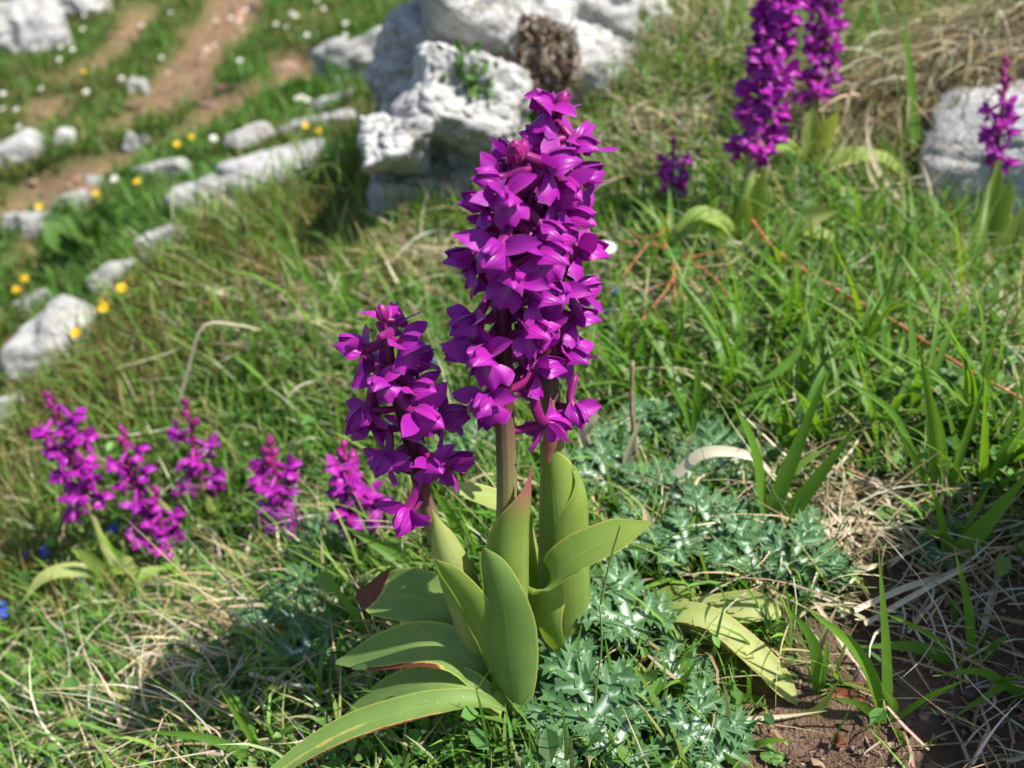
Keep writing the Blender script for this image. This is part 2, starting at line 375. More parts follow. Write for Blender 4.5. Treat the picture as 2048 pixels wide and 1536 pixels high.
def mat_rock(name, warm=1.0):
    m, n = newmat(name); oc = pos(n)
    a = noise(n, oc, 9, 6, .62); b = noise(n, oc, 55, 6, .65); d = noise(n, oc, 260, 4, .6)
    c = ramp(n, a, [(.30, (.27, .27, .27)), (.50, (.40, .39, .38)), (.70, (.50, .49, .46))])
    c = mix(n, ramp(n, b, [(.36, (1, 1, 1)), (.50, (0, 0, 0))]), c, (.27, .265, .26))
    c = mix(n, ramp(n, b, [(.60, (0, 0, 0)), (.70, (1, 1, 1))]), c, (.66, .65, .62))
    v = nd(n, 'ShaderNodeTexVoronoi'); v.inputs['Scale'].default_value = 75; lk(n, oc, v.inputs['Vector'])
    pit = ramp(n, v.outputs['Distance'], [(.06, (1, 1, 1)), (.16, (0, 0, 0))])
    pit = mix(n, ramp(n, a, [(.45, (0, 0, 0)), (.6, (1, 1, 1))]), (0, 0, 0), pit)
    c = mix(n, math_(n, 'MULTIPLY', pit, .7), c, (.14, .125, .11))
    c = mix(n, math_(n, 'MULTIPLY', ramp(n, noise(n, oc, 17, 5, .7), [(.60, (0, 0, 0)), (.70, (1, 1, 1))]), .6), c, (.36, .30, .22))
    wv = nd(n, 'ShaderNodeTexVoronoi', feature='DISTANCE_TO_EDGE'); wv.inputs['Scale'].default_value = 11
    wpn = nd(n, 'ShaderNodeVectorMath', operation='MULTIPLY_ADD'); wpn.inputs[1].default_value = (1, 1, 2.2)
    tn = nd(n, 'ShaderNodeTexNoise'); tn.inputs['Scale'].default_value = 12; tn.inputs['Detail'].default_value = 5; lk(n, oc, tn.inputs['Vector'])
    sc = nd(n, 'ShaderNodeVectorMath', operation='SCALE'); sc.inputs[3].default_value = .25; lk(n, tn.outputs['Color'], sc.inputs[0])
    lk(n, oc, wpn.inputs[0]); lk(n, sc.outputs[0], wpn.inputs[2]); lk(n, wpn.outputs[0], wv.inputs['Vector'])
    crack = ramp(n, wv.outputs['Distance'], [(.0, (1, 1, 1)), (.03, (0, 0, 0))])
    c = mix(n, math_(n, 'MULTIPLY', crack, .35), c, (.15, .14, .13))
    h = math_(n, 'ADD', math_(n, 'ADD', math_(n, 'MULTIPLY', b, 1.2), math_(n, 'MULTIPLY', d, .35)), math_(n, 'MULTIPLY', pit, -.8))
    h = math_(n, 'SUBTRACT', h, math_(n, 'MULTIPLY', crack, .5))
    p = nd(n, 'ShaderNodeBsdfPrincipled'); p.inputs['Roughness'].default_value = .85; p.inputs['Specular IOR Level'].default_value = .2
    lk(n, c, p.inputs['Base Color']); lk(n, bump(n, h, .7, .006), p.inputs['Normal'])
    o = nd(n, 'ShaderNodeOutputMaterial'); lk(n, p.outputs[0], o.inputs[0]); return m
M_ROCK = mat_rock('limestone')
def mat_ground():
    m, n = newmat('ground_soil'); oc = pos(n); s = attr(n, 'Col'); sx = nd(n, 'ShaderNodeSeparateColor'); lk(n, s.outputs['Color'], sx.inputs[0])
    a = noise(n, oc, 22, 6, .65); b = noise(n, oc, 160, 5, .65); d = noise(n, oc, 600, 3)
    fars = ramp(n, a, [(.3, (.19, .12, .07)), (.5, (.28, .18, .105)), (.72, (.37, .26, .165))])
    nears = ramp(n, a, [(.3, (.10, .062, .042)), (.5, (.16, .10, .068)), (.72, (.24, .165, .11))])
    soil = mix(n, sx.outputs[1], nears, fars)
    soil = mix(n, math_(n, 'MULTIPLY', ramp(n, b, [(.35, (1, 1, 1)), (.5, (0, 0, 0))]), .5), soil, (.09, .055, .035))
    soil = mix(n, math_(n, 'MULTIPLY', ramp(n, d, [(.62, (0, 0, 0)), (.72, (1, 1, 1))]), .5), soil, (.40, .31, .22))
    turf = ramp(n, b, [(.3, (.045, .07, .018)), (.5, (.075, .11, .028)), (.7, (.14, .14, .05))])
    c = mix(n, sx.outputs[0], turf, soil)
    p = nd(n, 'ShaderNodeBsdfPrincipled'); p.inputs['Roughness'].default_value = .95; p.inputs['Specular IOR Level'].default_value = .1
    lk(n, c, p.inputs['Base Color']); h = math_(n, 'ADD', b, math_(n, 'MULTIPLY', d, .4))
    lk(n, bump(n, h, 1., .009), p.inputs['Normal'])
    o = nd(n, 'ShaderNodeOutputMaterial'); lk(n, p.outputs[0], o.inputs[0]); return m
M_GROUND = mat_ground()

# ------------------------------------------------------------------ ground sheet
def warp(n, lo, hi, c, k):
    s = np.linspace(-1, 1, n); t = np.sinh(s * k) / math.sinh(k)
    return np.where(t < 0, c + t * (c - lo), c + t * (hi - c))
gx = warp(340, -70, 70, 0, 6.2); gy = warp(360, -20, 110, .75, 6.2)
X, Y = np.meshgrid(gx, gy); Z = H(X, Y)
V = np.c_[X.ravel(), Y.ravel(), Z.ravel()]
nx, ny = len(gx), len(gy); i = (np.arange(ny - 1)[:, None] * nx + np.arange(nx - 1)[None]).ravel()
sm = soil_m(X, Y).ravel(); fr = sstep(1.1, 1.6, Y).ravel()
link('ground', fastmesh('ground', V, np.c_[i, i + 1, i + nx + 1, i + nx], np.zeros((0, 3), int), M_GROUND, np.c_[sm, fr, sm * 0]))['kind'] = 'structure'

# ------------------------------------------------------------------ rocks
def ico(sub):
    bm = bmesh.new(); bmesh.ops.create_icosphere(bm, subdivisions=sub, radius=1)
    v = np.array([p.co[:] for p in bm.verts]); f = np.array([[q.index for q in p.verts] for p in bm.faces]); bm.free(); return v, f
ICO = {k: ico(k) for k in (4, 5, 6)}
def lump(center, rad, rot=(0, 0, 0), seed=0, sub=5, cuts=7, rough=.10, strat=.0, soft=14):
    d, f = ICO[sub]; r_ = np.random.default_rng(seed)
    N = [(1, 0, 0), (-1, 0, 0), (0, 1, 0), (0, -1, 0), (0, 0, 1), (0, 0, -1)]
    N = np.array([np.array(q) + r_.normal(0, .16, 3) for q in N] + [r_.normal(0, 1, 3) for _ in range(cuts)])
    N /= np.linalg.norm(N, axis=1)[:, None]
    hh = np.r_[r_.uniform(.82, 1, 6), r_.uniform(.95, 1.2, cuts)]
    q = np.clip(d @ N.T / hh[None], 1e-3, None)
    rr = (np.sum(q ** soft, 1)) ** (-1 / soft)
    p = d * rr[:, None]
    sc = np.array(rad); w = p * sc
    g = float(np.mean(sc)); f1 = 1.6 / g
    o = seed * 3.7
    dn = fbm(w[:, 0] * f1 + o, w[:, 1] * f1, w[:, 2] * f1, seed, 5) * rough * g
    rid = (1 - np.abs(fbm(w[:, 0] * f1 * 1.7 + o, w[:, 1] * f1 * 1.7, w[:, 2] * f1 * 3.2, seed + 9, 4))) ** 3
    dn -= rid * rough * g * .55
    if strat: dn += strat * g * np.round(np.sin(w[:, 2] / g * 9 + 2 * noise3(w[:, 0] * f1, w[:, 1] * f1, 0, seed)) * 1.5) / 2
    p = w + d * dn[:, None]
    M = np.array(Euler(rot).to_matrix())
    return p @ M.T + np.array(center), f
def rock(name, lumps, label, cat='rock', group=None):
    Vs, Fs, b = [], [], 0
    for l in lumps: v, f = l; Vs.append(v); Fs.append(f + b); b += len(v)
    V = np.concatenate(Vs); F = np.concatenate(Fs)
    org = np.array([V[:, 0].mean(), V[:, 1].mean(), V[:, 2].min()])
    o = link(name, fastmesh(name, V - org, np.zeros((0, 4), int), F, M_ROCK)); o.location = org
    return tag(o, label, cat, group)
def LP(px, py, Y, hw, hh, dep, rot=(0, 0, 0), **k):     # lump centred behind a pixel at depth Y, half sizes given in pixels there
    c = P(px, py, Y); d = float((np.array(c) - CAMP) @ FW); s = d * THX / 1024
    return lump(c, (hw * s, dep, hh * s), tuple(R(a) for a in rot), **k)
rock('boulder', [
    LP(1045, 75, 1.27, 240, 180, .15, (-36, 8, 6), seed=3, sub=6, rough=.16, strat=.04),
    LP(838, 170, 1.17, 98, 108, .10, (-30, -10, 14), seed=14, sub=6, rough=.18, strat=.05),
    LP(930, 245, 1.07, 120, 95, .10, (-38, 6, -8), seed=25, sub=6, rough=.16, strat=.05),
    LP(792, 296, 1.02, 66, 44, .08, (-24, -4, 8), seed=91, sub=6, rough=.18, strat=.05),
    LP(835, 385, 1.075, 108, 92, .07, (24, 3, 6), seed=31, sub=6, rough=.15, strat=.05),
    LP(985, 375, 1.085, 100, 110, .075, (20, 4, -6), seed=37, sub=6, rough=.15, strat=.04),
    LP(1200, 90, 1.30, 120, 120, .13, (-30, -4, 0), seed=48, sub=5, rough=.15)],
    'massive pale grey limestone boulder with ledges and a dead moss clump on it', 'boulder')
rock('boulder', [
    LP(2130, 300, .98, 230, 165, .16, (4, -16, -50), seed=61, sub=6, rough=.07, soft=12, cuts=4)],
    'smooth blue grey boulder overhung by dry grass behind the thin orchid', 'boulder')
def slab(px, py, hw, hh, Yd, rotz, tilt, seed, label, group=None, dep=None, **k):
    g = G(px, py + hh * .6); d = float((np.array(g) - CAMP) @ FW); s = d * THX / 1024
    c = P(px, py, g.y + .02)
    return rock('rock', [lump(c, (hw * s, dep or hw * s * .7, hh * s * 1.05), (R(-12), R(tilt), R(rotz)), seed=seed, sub=5, **k)], label, 'rock', group)
slab(112, 690, 112, 66, 0, 10, -36, 101, 'long pale slab rock beside the yellow flower spray', rough=.12)
slab(75, 606, 42, 24, 0, 0, -24, 102, 'small white rock just behind the long pale slab')
slab(15, 835, 52, 48, 0, 0, -10, 103, 'whitish rock low on the ridge edge behind the leaning orchid')
slab(235, 560, 62, 34, 0, 20, -25, 104, 'layered low grey rock between pale slab and wedge rock', strat=.05)
slab(345, 498, 62, 44, 0, 5, -22, 105, 'wedge shaped grey rock on the ridge edge', strat=.03)
slab(440, 395, 80, 46, 0, 5, -12, 106, 'fractured grey rock with dark hollow on the ridge', strat=.05, rough=.16)
slab(550, 358, 105, 40, 0, 10, -9, 107, 'broad flat grey rock rising toward the boulder', strat=.04)
slab(505, 275, 55, 22, 0, 5, -14, 108, 'narrow pale ledge rock with yellow flower nearby')
slab(640, 246, 85, 17, 0, 10, -9, 109, 'long thin pale ledge rock lying in the turf')
slab(325, 343, 58, 20, 0, 5, -12, 110, 'flat grey rock half sunk in grass')
slab(35, 312, 55, 34, 0, 10, -18, 111, 'blocky blue grey rock at the foot of the terraces')
slab(130, 284, 22, 24, 0, 5, 4, 112, 'small upright brownish stone beside blocky grey rock')
slab(278, 292, 27, 24, 0, 0, 10, 113, 'small blue grey stone with arched top beneath the bare path')
slab(60, 455, 52, 33, 0, 0, -10, 114, 'rounded white rock topped by a yellow flower')
slab(140, 405, 34, 17, 0, 0, -6, 115, 'pair like pale stone on brown earth')
slab(275, 178, 24, 20, 0, 0, 0, 116, 'bright white stone at the edge of the bare path')
slab(190, 365, 20, 14, 0, 0, 0, 117, 'small pale stone under the dark turf lip')
slab(715, 130, 92, 48, 0, 10, -14, 118, 'dark grey ledge rock with light rim against the boulder', strat=.06, rough=.16)
slab(660, 205, 50, 14, 0, 0, -16, 119, 'thin weathered pale stone beside white flowering tuft')
slab(55, 60, 95, 62, 0, 0, -12, 120, 'rugged dark and white crag at the top of the slope', rough=.2, strat=.05)
slab(150, 20, 70, 30, 0, 0, -10, 121, 'pale broken rock joined on the crag', rough=.2)
slab(60, 510, 18, 14, 0, 0, 0, 122, 'small tan stone on the brown earth below white rock')

# ------------------------------------------------------------------ turf
XR = lambda p: (lambda a: (a[0] > -350) & (a[0] < 2400) & (a[1] > -420) & (a[1] < 1800) & (a[2] > .1))(proj(p))
def scatter(n, x0, x1, y0, y1, dens):
    x = rng.uniform(x0, x1, n); y = rng.uniform(y0, y1, n)
    k = rng.random(n) < dens(x, y); x, y = x[k], y[k]
    p = np.c_[x, y, H(x, y)]; k = XR(p); return p[k]
def blades(name, p, L, Wd, hd, th0, curve, c0, c1, mat, seg=3, label=None, lat=None):
    n = len(p); dx, dy = np.cos(hd), np.sin(hd)
    sx, sy = -dy, dx
    tw = rng.normal(0, .5, n)
    pts = [p.copy()]; th = th0.copy(); q = p.copy(); lx = rng.normal(0, .25, n) if lat is None else lat
    for s in range(seg):
        t = th - curve * (s + .5) / seg; ds = L / seg
        q = q + np.c_[(dx * np.cos(t) + sx * lx * (s / seg)) * ds, (dy * np.cos(t) + sy * lx * (s / seg)) * ds, np.sin(t) * ds]; pts.append(q.copy())
    prof = np.array([.8, 1, .8, .55, .3])[:seg] if seg > 3 else np.array([.85, 1, .65])
    V = np.zeros((n, 2 * seg + 1, 3)); col = np.zeros((n, 2 * seg + 1, 3))
    side = np.c_[sx * np.cos(tw), sy * np.cos(tw), np.sin(tw)]
    for s in range(seg):
        V[:, 2 * s] = pts[s] - side * (Wd * prof[s] * .5)[:, None]; V[:, 2 * s + 1] = pts[s] + side * (Wd * prof[s] * .5)[:, None]
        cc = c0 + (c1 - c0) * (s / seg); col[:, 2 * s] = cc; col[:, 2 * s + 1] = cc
    V[:, -1] = pts[-1]; col[:, -1] = c1
    m = 2 * seg + 1; b = (np.arange(n) * m)[:, None]
    quads = np.concatenate([b + np.array([2 * s, 2 * s + 1, 2 * s + 3, 2 * s + 2])[None] for s in range(seg - 1)])
    tris = b + np.array([2 * seg - 2, 2 * seg - 1, 2 * seg])[None]
    o = link(name, fastmesh(name, V.reshape(-1, 3), quads, tris, mat, col.reshape(-1, 3)))
    return tag(o, label, 'grass', kind='stuff')
def pal(cols, n, jit=.18):
    cols = np.array(cols); k = rng.integers(0, len(cols), n)
    return np.clip(cols[k] * rng.lognormal(0, jit, (n, 1)) * rng.lognormal(0, .07, (n, 3)), 0, .9)
GREENS = [(.075, .185, .022), (.10, .23, .028), (.14, .27, .035), (.06, .15, .03), (.17, .27, .05)]
OLIVE = [(.13, .14, .03), (.18, .17, .045), (.22, .19, .07), (.10, .12, .025), (.24, .18, .08)]
STRAWS = [(.46, .38, .21), (.56, .49, .32), (.38, .29, .15), (.62, .57, .43), (.33, .24, .14)]
U = rng.uniform
near_m = lambda x, y: sstep(-.12, .02, ridge_s(x, y))
pat = lambda x, y, f, s: .5 + .5 * np.clip(fbm(x * f, y * f, 0, s, 3), -1, 1)
DRYSP = [(500, 1200, .06), (1690, 1080, .05), (1300, 290, .08), (1850, 130, .16), (1350, 80, .14), (1640, 1010, .04), (1960, 640, .06), (1900, 1180, .05), (330, 1390, .06), (620, 620, .08), (1350, 620, .05), (1750, 300, .12), (820, 540, .07)]
DRYSP = [(*march(a, b, H)[:2], r) for a, b, r in DRYSP]
def dry_m(x, y):
    m = np.zeros(np.shape(x))
    for cx, cy, r in DRYSP: m = np.maximum(m, np.exp(-((x - cx) ** 2 + (y - cy) ** 2) / (r * r)))
    return m
hero = lambda x, y: sstep(.015, .05, np.hypot(x - .012, y - .365))
# 1 near short turf
p = scatter(150000, -.8, .75, .22, 1.5, lambda x, y: near_m(x, y) * (1 - .95 * soil_m(x, y)) * (.30 + .7 * pat(x, y, 11, 21)) * (1 - .55 * dry_m(x, y)) * hero(x, y) * np.clip(1.25 - .45 * y, .4, 1))
n = len(p); hd = U(0, 6.283, n); d_ = np.hypot(p[:, 0], p[:, 1])
hd = np.where(rng.random(n) < .45, rng.normal(R(200), .9, n), hd)
c0 = pal(GREENS, n); c1 = np.where(rng.random((n, 1)) < .16, pal(STRAWS, n), c0 * 1.15)
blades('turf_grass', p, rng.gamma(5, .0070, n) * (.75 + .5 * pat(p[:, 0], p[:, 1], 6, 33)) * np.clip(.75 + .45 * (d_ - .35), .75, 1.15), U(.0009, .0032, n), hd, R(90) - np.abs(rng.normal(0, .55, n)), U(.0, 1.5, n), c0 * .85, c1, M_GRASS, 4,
       'short green meadow turf covering the hump round the orchids')
# 2 dry straw mixed in the turf
p = scatter(95000, -.8, .75, .22, 1.6, lambda x, y: near_m(x, y) * np.clip(.04 + .26 * pat(x, y, 14, 44) ** 2 + .85 * dry_m(x, y) - .05 * soil_m(x, y), .05, 1) * hero(x, y))
n = len(p); p[:, 2] += U(0, .006, n)
c0 = pal(STRAWS, n)
blades('dry_grass', p, rng.gamma(5, .009, n), U(.0007, .0022, n), U(0, 6.283, n), R(38) * rng.random(n) ** 1.1 + R(10) * dry_m(p[:, 0], p[:, 1]), U(-.2, 1.2, n), c0 * .85, c0, M_DRY, 5,
       'dry straw coloured grass litter among the turf', lat=rng.normal(0, 1.1, n))
# 3 far slope turf
far_w = lambda x, y: (1 - sstep(-.22, -.02, ridge_s(x, y)))
p = scatter(430000, -3.4, .5, .7, 5.2, lambda x, y: far_w(x, y) * (1 - soil_m(x, y)) * (.35 + .65 * pat(x, y, 6, 55)) * np.clip(1.3 - .22 * y, .25, 1))
n = len(p); c0 = pal([(.055, .15, .018), (.075, .19, .022), (.10, .22, .03), (.05, .12, .02), (.12, .18, .04)], n)
c0 = np.where((pat(p[:, 0], p[:, 1], 4, 77) > .62)[:, None] & (rng.random((n, 1)) < .45), pal(OLIVE, n), c0)
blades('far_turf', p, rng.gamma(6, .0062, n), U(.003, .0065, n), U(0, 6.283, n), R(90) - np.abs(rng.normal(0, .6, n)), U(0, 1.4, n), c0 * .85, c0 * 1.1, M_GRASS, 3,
       'short green turf with worn terraces on the slope beyond the ridge')
# 4 heath-like moss along the ridge crest
p = scatter(130000, -.8, .3, .55, 1.5, lambda x, y: np.exp(-((ridge_s(x, y) - .08) / .15) ** 2) * (.3 + .7 * pat(x, y, 16, 88)))
n = len(p); c0 = pal(OLIVE, n); p[:, 2] += .012 * (pat(p[:, 0], p[:, 1], 16, 88) - .3)
blades('heath_moss', p, rng.gamma(6, .0048, n), U(.0012, .0026, n), U(0, 6.283, n), R(90) - np.abs(rng.normal(0, .6, n)), U(-.3, .8, n), c0 * .8, c0 * 1.15, M_GRASS, 3,
       'olive brown mossy heath cushion along the ridge edge')
# 5 small round ground-cover leaves
def leaflets(name, p, r, col, label):
    n = len(p); hd = U(0, 6.283, n); tl = rng.normal(0, .45, n); t2 = rng.normal(0, .45, n)
    ring = np.array([(0, -1.0), (.62, -.35), (.72, .35), (0, 1.1), (-.72, .35), (-.62, -.35)])
    ux = np.c_[np.cos(hd), np.sin(hd), np.sin(tl)]; uy = np.c_[-np.sin(hd), np.cos(hd), np.sin(t2)]
    V = p[:, None] + (ux[:, None] * ring[None, :, 0:1] + uy[:, None] * ring[None, :, 1:2]) * r[:, None, None]
    V[:, [1, 2, 4, 5], 2] += (r * .3)[:, None]
    b = (np.arange(n) * 6)[:, None]
    q = np.concatenate([b + np.array([0, 1, 2, 3])[None], b + np.array([0, 3, 4, 5])[None]])
    return tag(link(name, fastmesh(name, V.reshape(-1, 3), q, np.zeros((0, 3), int), M_GRASS, np.repeat(col, 6, 0), False)), label, 'ground cover', kind='stuff')
GCS = [(1480, 400, .10), (1300, 420, .10), (1430, 330, .08), (1700, 600, .12), (1600, 780, .09), (1850, 760, .09), (1400, 640, .08), (1700, 200, .12), (520, 1000, .08), (1900, 900, .06), (150, 1450, .07), (880, 1500, .05), (1300, 1470, .04), (420, 930, .1)]
GCS = [(*march(a, b, H)[:2], r) for a, b, r in GCS]
def gc_m(x, y):
    m = np.zeros(np.shape(x))
    for cx, cy, r in GCS: m = np.maximum(m, np.exp(-((x - cx) ** 2 + (y - cy) ** 2) / (r * r)))
    return m
p = scatter(70000, -.7, .75, .22, 1.5, lambda x, y: near_m(x, y) * np.clip(.06 + .75 * gc_m(x, y) * pat(x, y, 25, 99) * 1.5, 0, 1) * (1 - .9 * soil_m(x, y)) * hero(x, y))
n = len(p); p[:, 2] += rng.gamma(2, .0045, n)
leaflets('ground_cover', p, rng.gamma(8, .00042, n), pal([(.07, .17, .03), (.11, .24, .04), (.06, .14, .035), (.15, .27, .06)], n), 'tiny rounded green leaves creeping through the turf')
# 6 crumbs of soil and grit on bare patches
p = np.concatenate([scatter(60000, -3, .7, 1.2, 4.5, lambda x, y: soil_m(x, y) * .25), scatter(30000, -.25, .45, .25, .75, soil_m)])
d4, f4 = (lambda bm: (bmesh.ops.create_icosphere(bm, subdivisions=1, radius=1), np.array([v.co[:] for v in bm.verts]), np.array([[v.index for v in f.verts] for f in bm.faces]))[1:])(bmesh.new())
n = len(p); r_ = np.where(p[:, 1] < 1.2, np.minimum(rng.gamma(1.3, .0008, n), .0032), rng.gamma(1.6, .0035, n))
Vv = p[:, None] + d4[None] * r_[:, None, None] * rng.uniform(.35, 1.35, (n, len(d4), 1)) * np.array([1, 1, .7])[None, None]
cc = pal([(.10, .062, .042), (.15, .097, .066), (.20, .138, .092), (.075, .046, .033)], n); cc[p[:, 1] > 1.2] *= 1.7
m_soil, n_ = newmat('soil_crumbs'); pp = nd(n_, 'ShaderNodeBsdfPrincipled'); pp.inputs['Roughness'].default_value = .95; lk(n_, attr(n_, 'Col').outputs['Color'], pp.inputs[0])
lk(n_, pp.outputs[0], nd(n_, 'ShaderNodeOutputMaterial').inputs[0])
tag(link('soil_crumbs', fastmesh('soil_crumbs', Vv.reshape(-1, 3), np.zeros((0, 4), int), ((np.arange(n) * len(d4))[:, None, None] + f4[None]).reshape(-1, 3), m_soil, np.repeat(cc, len(d4), 0), False)), 'loose brown crumbs of earth on the bare patches', 'soil', kind='stuff')

# ------------------------------------------------------------------ leaves
def leaf(ctrl, widths, nhint, fold=.5, n=16, m=8, dead=None, wave=0., tw=0., mb=None):
    """blade along ctrl points; widths = half widths; nhint = upper-side direction(s); fold = half angle of the channel"""
    pts = cr(ctrl, n); mb = mb or MB(); rows, uvs, dd = [], [], []
    hs = nhint if isinstance(nhint, list) else [nhint, nhint]; hs = [Vector(h) for h in hs]
    folds = fold if isinstance(fold, list) else [fold, fold]
    for i, p in enumerate(pts):
        t = i / (n - 1); T = (pts[min(i + 1, n - 1)] - pts[max(i - 1, 0)]).normalized()
        s = t * (len(hs) - 1); k = min(int(s), len(hs) - 2); Nn = hs[k].lerp(hs[k + 1], s - k)
        Sd = T.cross(Nn).normalized(); Nn = Sd.cross(T)
        w = interp(widths, t); fo = max(.02, interp(folds, t)); r, u, d = [], [], []
        for j in range(m + 1):
            a = -1 + 2 * j / m
            o = Sd * (w * math.sin(a * fo) / math.sin(min(fo, 1.57)) if fo < 1.57 else w * math.sin(a * fo)) + Nn * (w * (1 - math.cos(a * fo)) / max(fo, .6))
            if wave: o += Nn * (wave * w * abs(a) ** 2 * math.sin(9 * t + 2.2 * (a > 0)))
            r.append(p + o); u.append((a, t, 0)); d.append(dead(t, a) if dead else 0.)
        rows.append(r); uvs.append(u); dd.append(d)
    mb.grid(rows, uvs, dd); return mb
def sheath(axis, rad, top_dir, span=(.45, 1.), wrap=1.12, n=18, m=18, dead=None, lean=0., pur=0.):
    """leaf base wrapped round a stem: full wrap low down, narrowing to a pointed tip on the top_dir side"""
    pts = cr(axis, n); rows, uvs, dd = [], [], []; D = Vector(top_dir).normalized()
    for i, p in enumerate(pts):
        t = i / (n - 1); T = (pts[min(i + 1, n - 1)] - pts[max(i - 1, 0)]).normalized()
        N = (D - T * D.dot(T)).normalized(); B = T.cross(N)
        k = max(0., (t - span[0]) / (span[1] - span[0])); ha = math.pi * wrap * max(.004, (1 - k ** 1.15)) if k > 0 else math.pi * wrap
        r0 = interp(rad, t); c = p + N * lean * max(0, k) ** 2; r, u, d = [], [], []
        for j in range(m + 1):
            a = -1 + 2 * j / m; th = a * ha
            rr = r0 * (1 + .05 * a)
            r.append(c + (N * math.cos(th) + B * math.sin(th)) * rr); u.append((a, t, pur * float(sstep(.70, .95, t)))); d.append(dead(t, a) if dead else 0.)
        rows.append(r); uvs.append(u); dd.append(d)
    mb = MB(); mb.grid(rows, uvs, dd); return mb

# ------------------------------------------------------------------ orchid flowers (millimetres, facing +X, up +Z, origin on the stem)
MM = .001
def petal(L, Wd, base, d, up, cup=.4, curl=0., tip=1.0, nl=8, nw=6, prof=None, wav=0., twist=0.):
    d = Vector(d).normalized(); up = Vector(up); S_ = d.cross(up).normalized(); N = S_.cross(d)
    rows, uvs = [], []; p = Vector(base); ang = 0.
    pf = prof or (lambda t: (math.sin(math.pi * min(1, t * .92 + .08)) ** .75) * (1 - .35 * t ** 3) if t < .999 else .02)
    for i in range(nl + 1):
        t = i / nl; T = d * math.cos(ang) + N * math.sin(ang); Np = N * math.cos(ang) - d * math.sin(ang)
        Sx = S_ * math.cos(twist * t) + Np * math.sin(twist * t); Nx = Np * math.cos(twist * t) - S_ * math.sin(twist * t)
        w = Wd * .5 * pf(t); r, u = [], []
        for j in range(nw + 1):
            a = -1 + 2 * j / nw
            r.append(p + Sx * w * math.sin(a * max(.05, abs(cup))) / math.sin(max(.05, abs(cup))) + Nx * (cup * w * a * a + wav * w * math.sin(7 * t + 5 * a) * abs(a)))
            u.append((a, t, 0))
        rows.append(r); uvs.append(u); p = p + T * (L / nl); ang += curl / nl
    mb = MB(); mb.grid(rows, uvs); return mb
def flower_parts(v):
    r = random.Random(100 + v); j = lambda s: r.uniform(-s, s); out = {}
    o = MB(); e = Vector((9.5, 0, 5 + j(1.2))); o.tube(cr([(0, 0, 0), (4, j(.6), 1.4), e], 6), [.9, 1.0, 1.15, 1.3, 1.35, 1.1], 7); out['flower'] = (o, 'STALK')
    h = MB(); f = Vector((.86, j(.1), .34 + j(.15))).normalized()
    full = lambda t: (math.sin(math.pi * (t * .80 + .20)) ** .6) if t < .999 else .05
    h.add(petal(10.6, 8.6, e + Vector((-.8, 0, 1.2)), f, (-.2, 0, 1), -1.05, -1.45, prof=full, nl=9))
    for s in (-1, 1):
        h.add(petal(9.2, 6.0, e + Vector((-.3, s * 1.8, .6)), f + Vector((0, s * .14, -.05)), (0, s * 1, .35), -.9, -1.15, prof=full))
    cm = MB(); cm.tube([e, e + f * 2.6], [1.2, 1.0], 6); h.add(cm); out['hood'] = (h, 'PETAL')
    for s, k in ((-1, 'sepal'), (1, 'sepal_')):
        out[k] = (petal(10.2 + j(.8), 5.6 + j(.6), e + Vector((-.2, s * 1.0, .3)), (.34 + j(.2), s * (.80 + j(.12)), .50 + j(.35)), (.62, -s * .25, .55 + j(.2)), .28 + j(.3), -.5 + j(.8), twist=s * j(.7), wav=.1), 'PETAL')
    rows, uvs = [], []; nu, nv = 12, 9; fo = r.uniform(.85, 1.5); ruf = r.uniform(.25, .6)
    ld = Vector((.34 + j(.22), j(.15), -.90)).normalized(); ln = Vector((ld.z * -1, 0, ld.x)); b = e + ld * .8
    for i in range(nv + 1):
        t = i / nv; row, uv = [], []
        w = 5.0 * (.28 + .78 * math.sin(math.pi * .5 * min(1, t * 1.35)) ** 1.3)
        for k in range(nu + 1):
            a = -1 + 2 * k / nu; ll = 9.6 * (.86 - .22 * abs(a) ** 2 + .10 * math.cos(a * 3 * math.pi)) * t
            bend = .55 * t * t
            th = a * fo
            q = b + ld * ll * (1 - .25 * bend) + Vector((0, w * math.sin(th) / max(.6, math.sin(min(fo, 1.5))), 0)) + ln * (-(w * (1 - math.cos(th))) - 2.2 * bend + ruf * t * t * math.sin(11 * a + v))
            row.append(q); uv.append((a, t, 0))
        rows.append(row); uvs.append(uv)
    lm = MB(); lm.grid(rows, uvs); out['lip'] = (lm, 'LIP')
    sp = MB(); sp.tube(cr([e + Vector((1, 0, 0)), e + Vector((-3.2, j(.8), 2.0)), e + Vector((-8.4 + j(1), j(2), 6.6 + j(2.5)))], 7), [1.6, 1.7, 1.6, 1.5, 1.5, 1.35, .9], 8); out['spur'] = (sp, 'STALK')
    br = petal(11.5, 2.6, (-.3, 0, -1.2), (.80, .12, .42 + j(.2)), (-.4, 0, .9), .5, .2, nl=6, nw=3); out['bract'] = (br, 'BUD')
    return out
def bud_mb(v):
    r = random.Random(500 + v); o = MB(); e = Vector((5.5, 0, 4.8))
    o.tube(cr([(0, 0, 0), (3, 0, 1.6), e], 5), [.8, .85, .95, 1.1, 1.1], 7)
    f = Vector((.72, 0, .55)).normalized()
    o.tube([e + f * q for q in (-1.2, 0, 1.6, 3.6, 5.6, 7.0, 7.8)], [1.0, 2.0, 2.9, 3.05, 2.4, 1.2, .3], 10)
    for s in (-1, 0, 1):
        o.add(petal(8.0, 4.6, e + f * -.4 + Vector((0, s * 1.1, .4)), f, (-.5, s * 1.0, .8), -1.0, -.85, nl=7, nw=4, prof=lambda t: math.sin(math.pi * min(1, .2 + t * .8)) ** .7 if t < .99 else .03))
    o.tube(cr([e, e + Vector((-3, .5, 1.5)), e + Vector((-6, .8, 4))], 5), [1.2, 1.2, 1.15, 1.0, .7], 7)
    return o
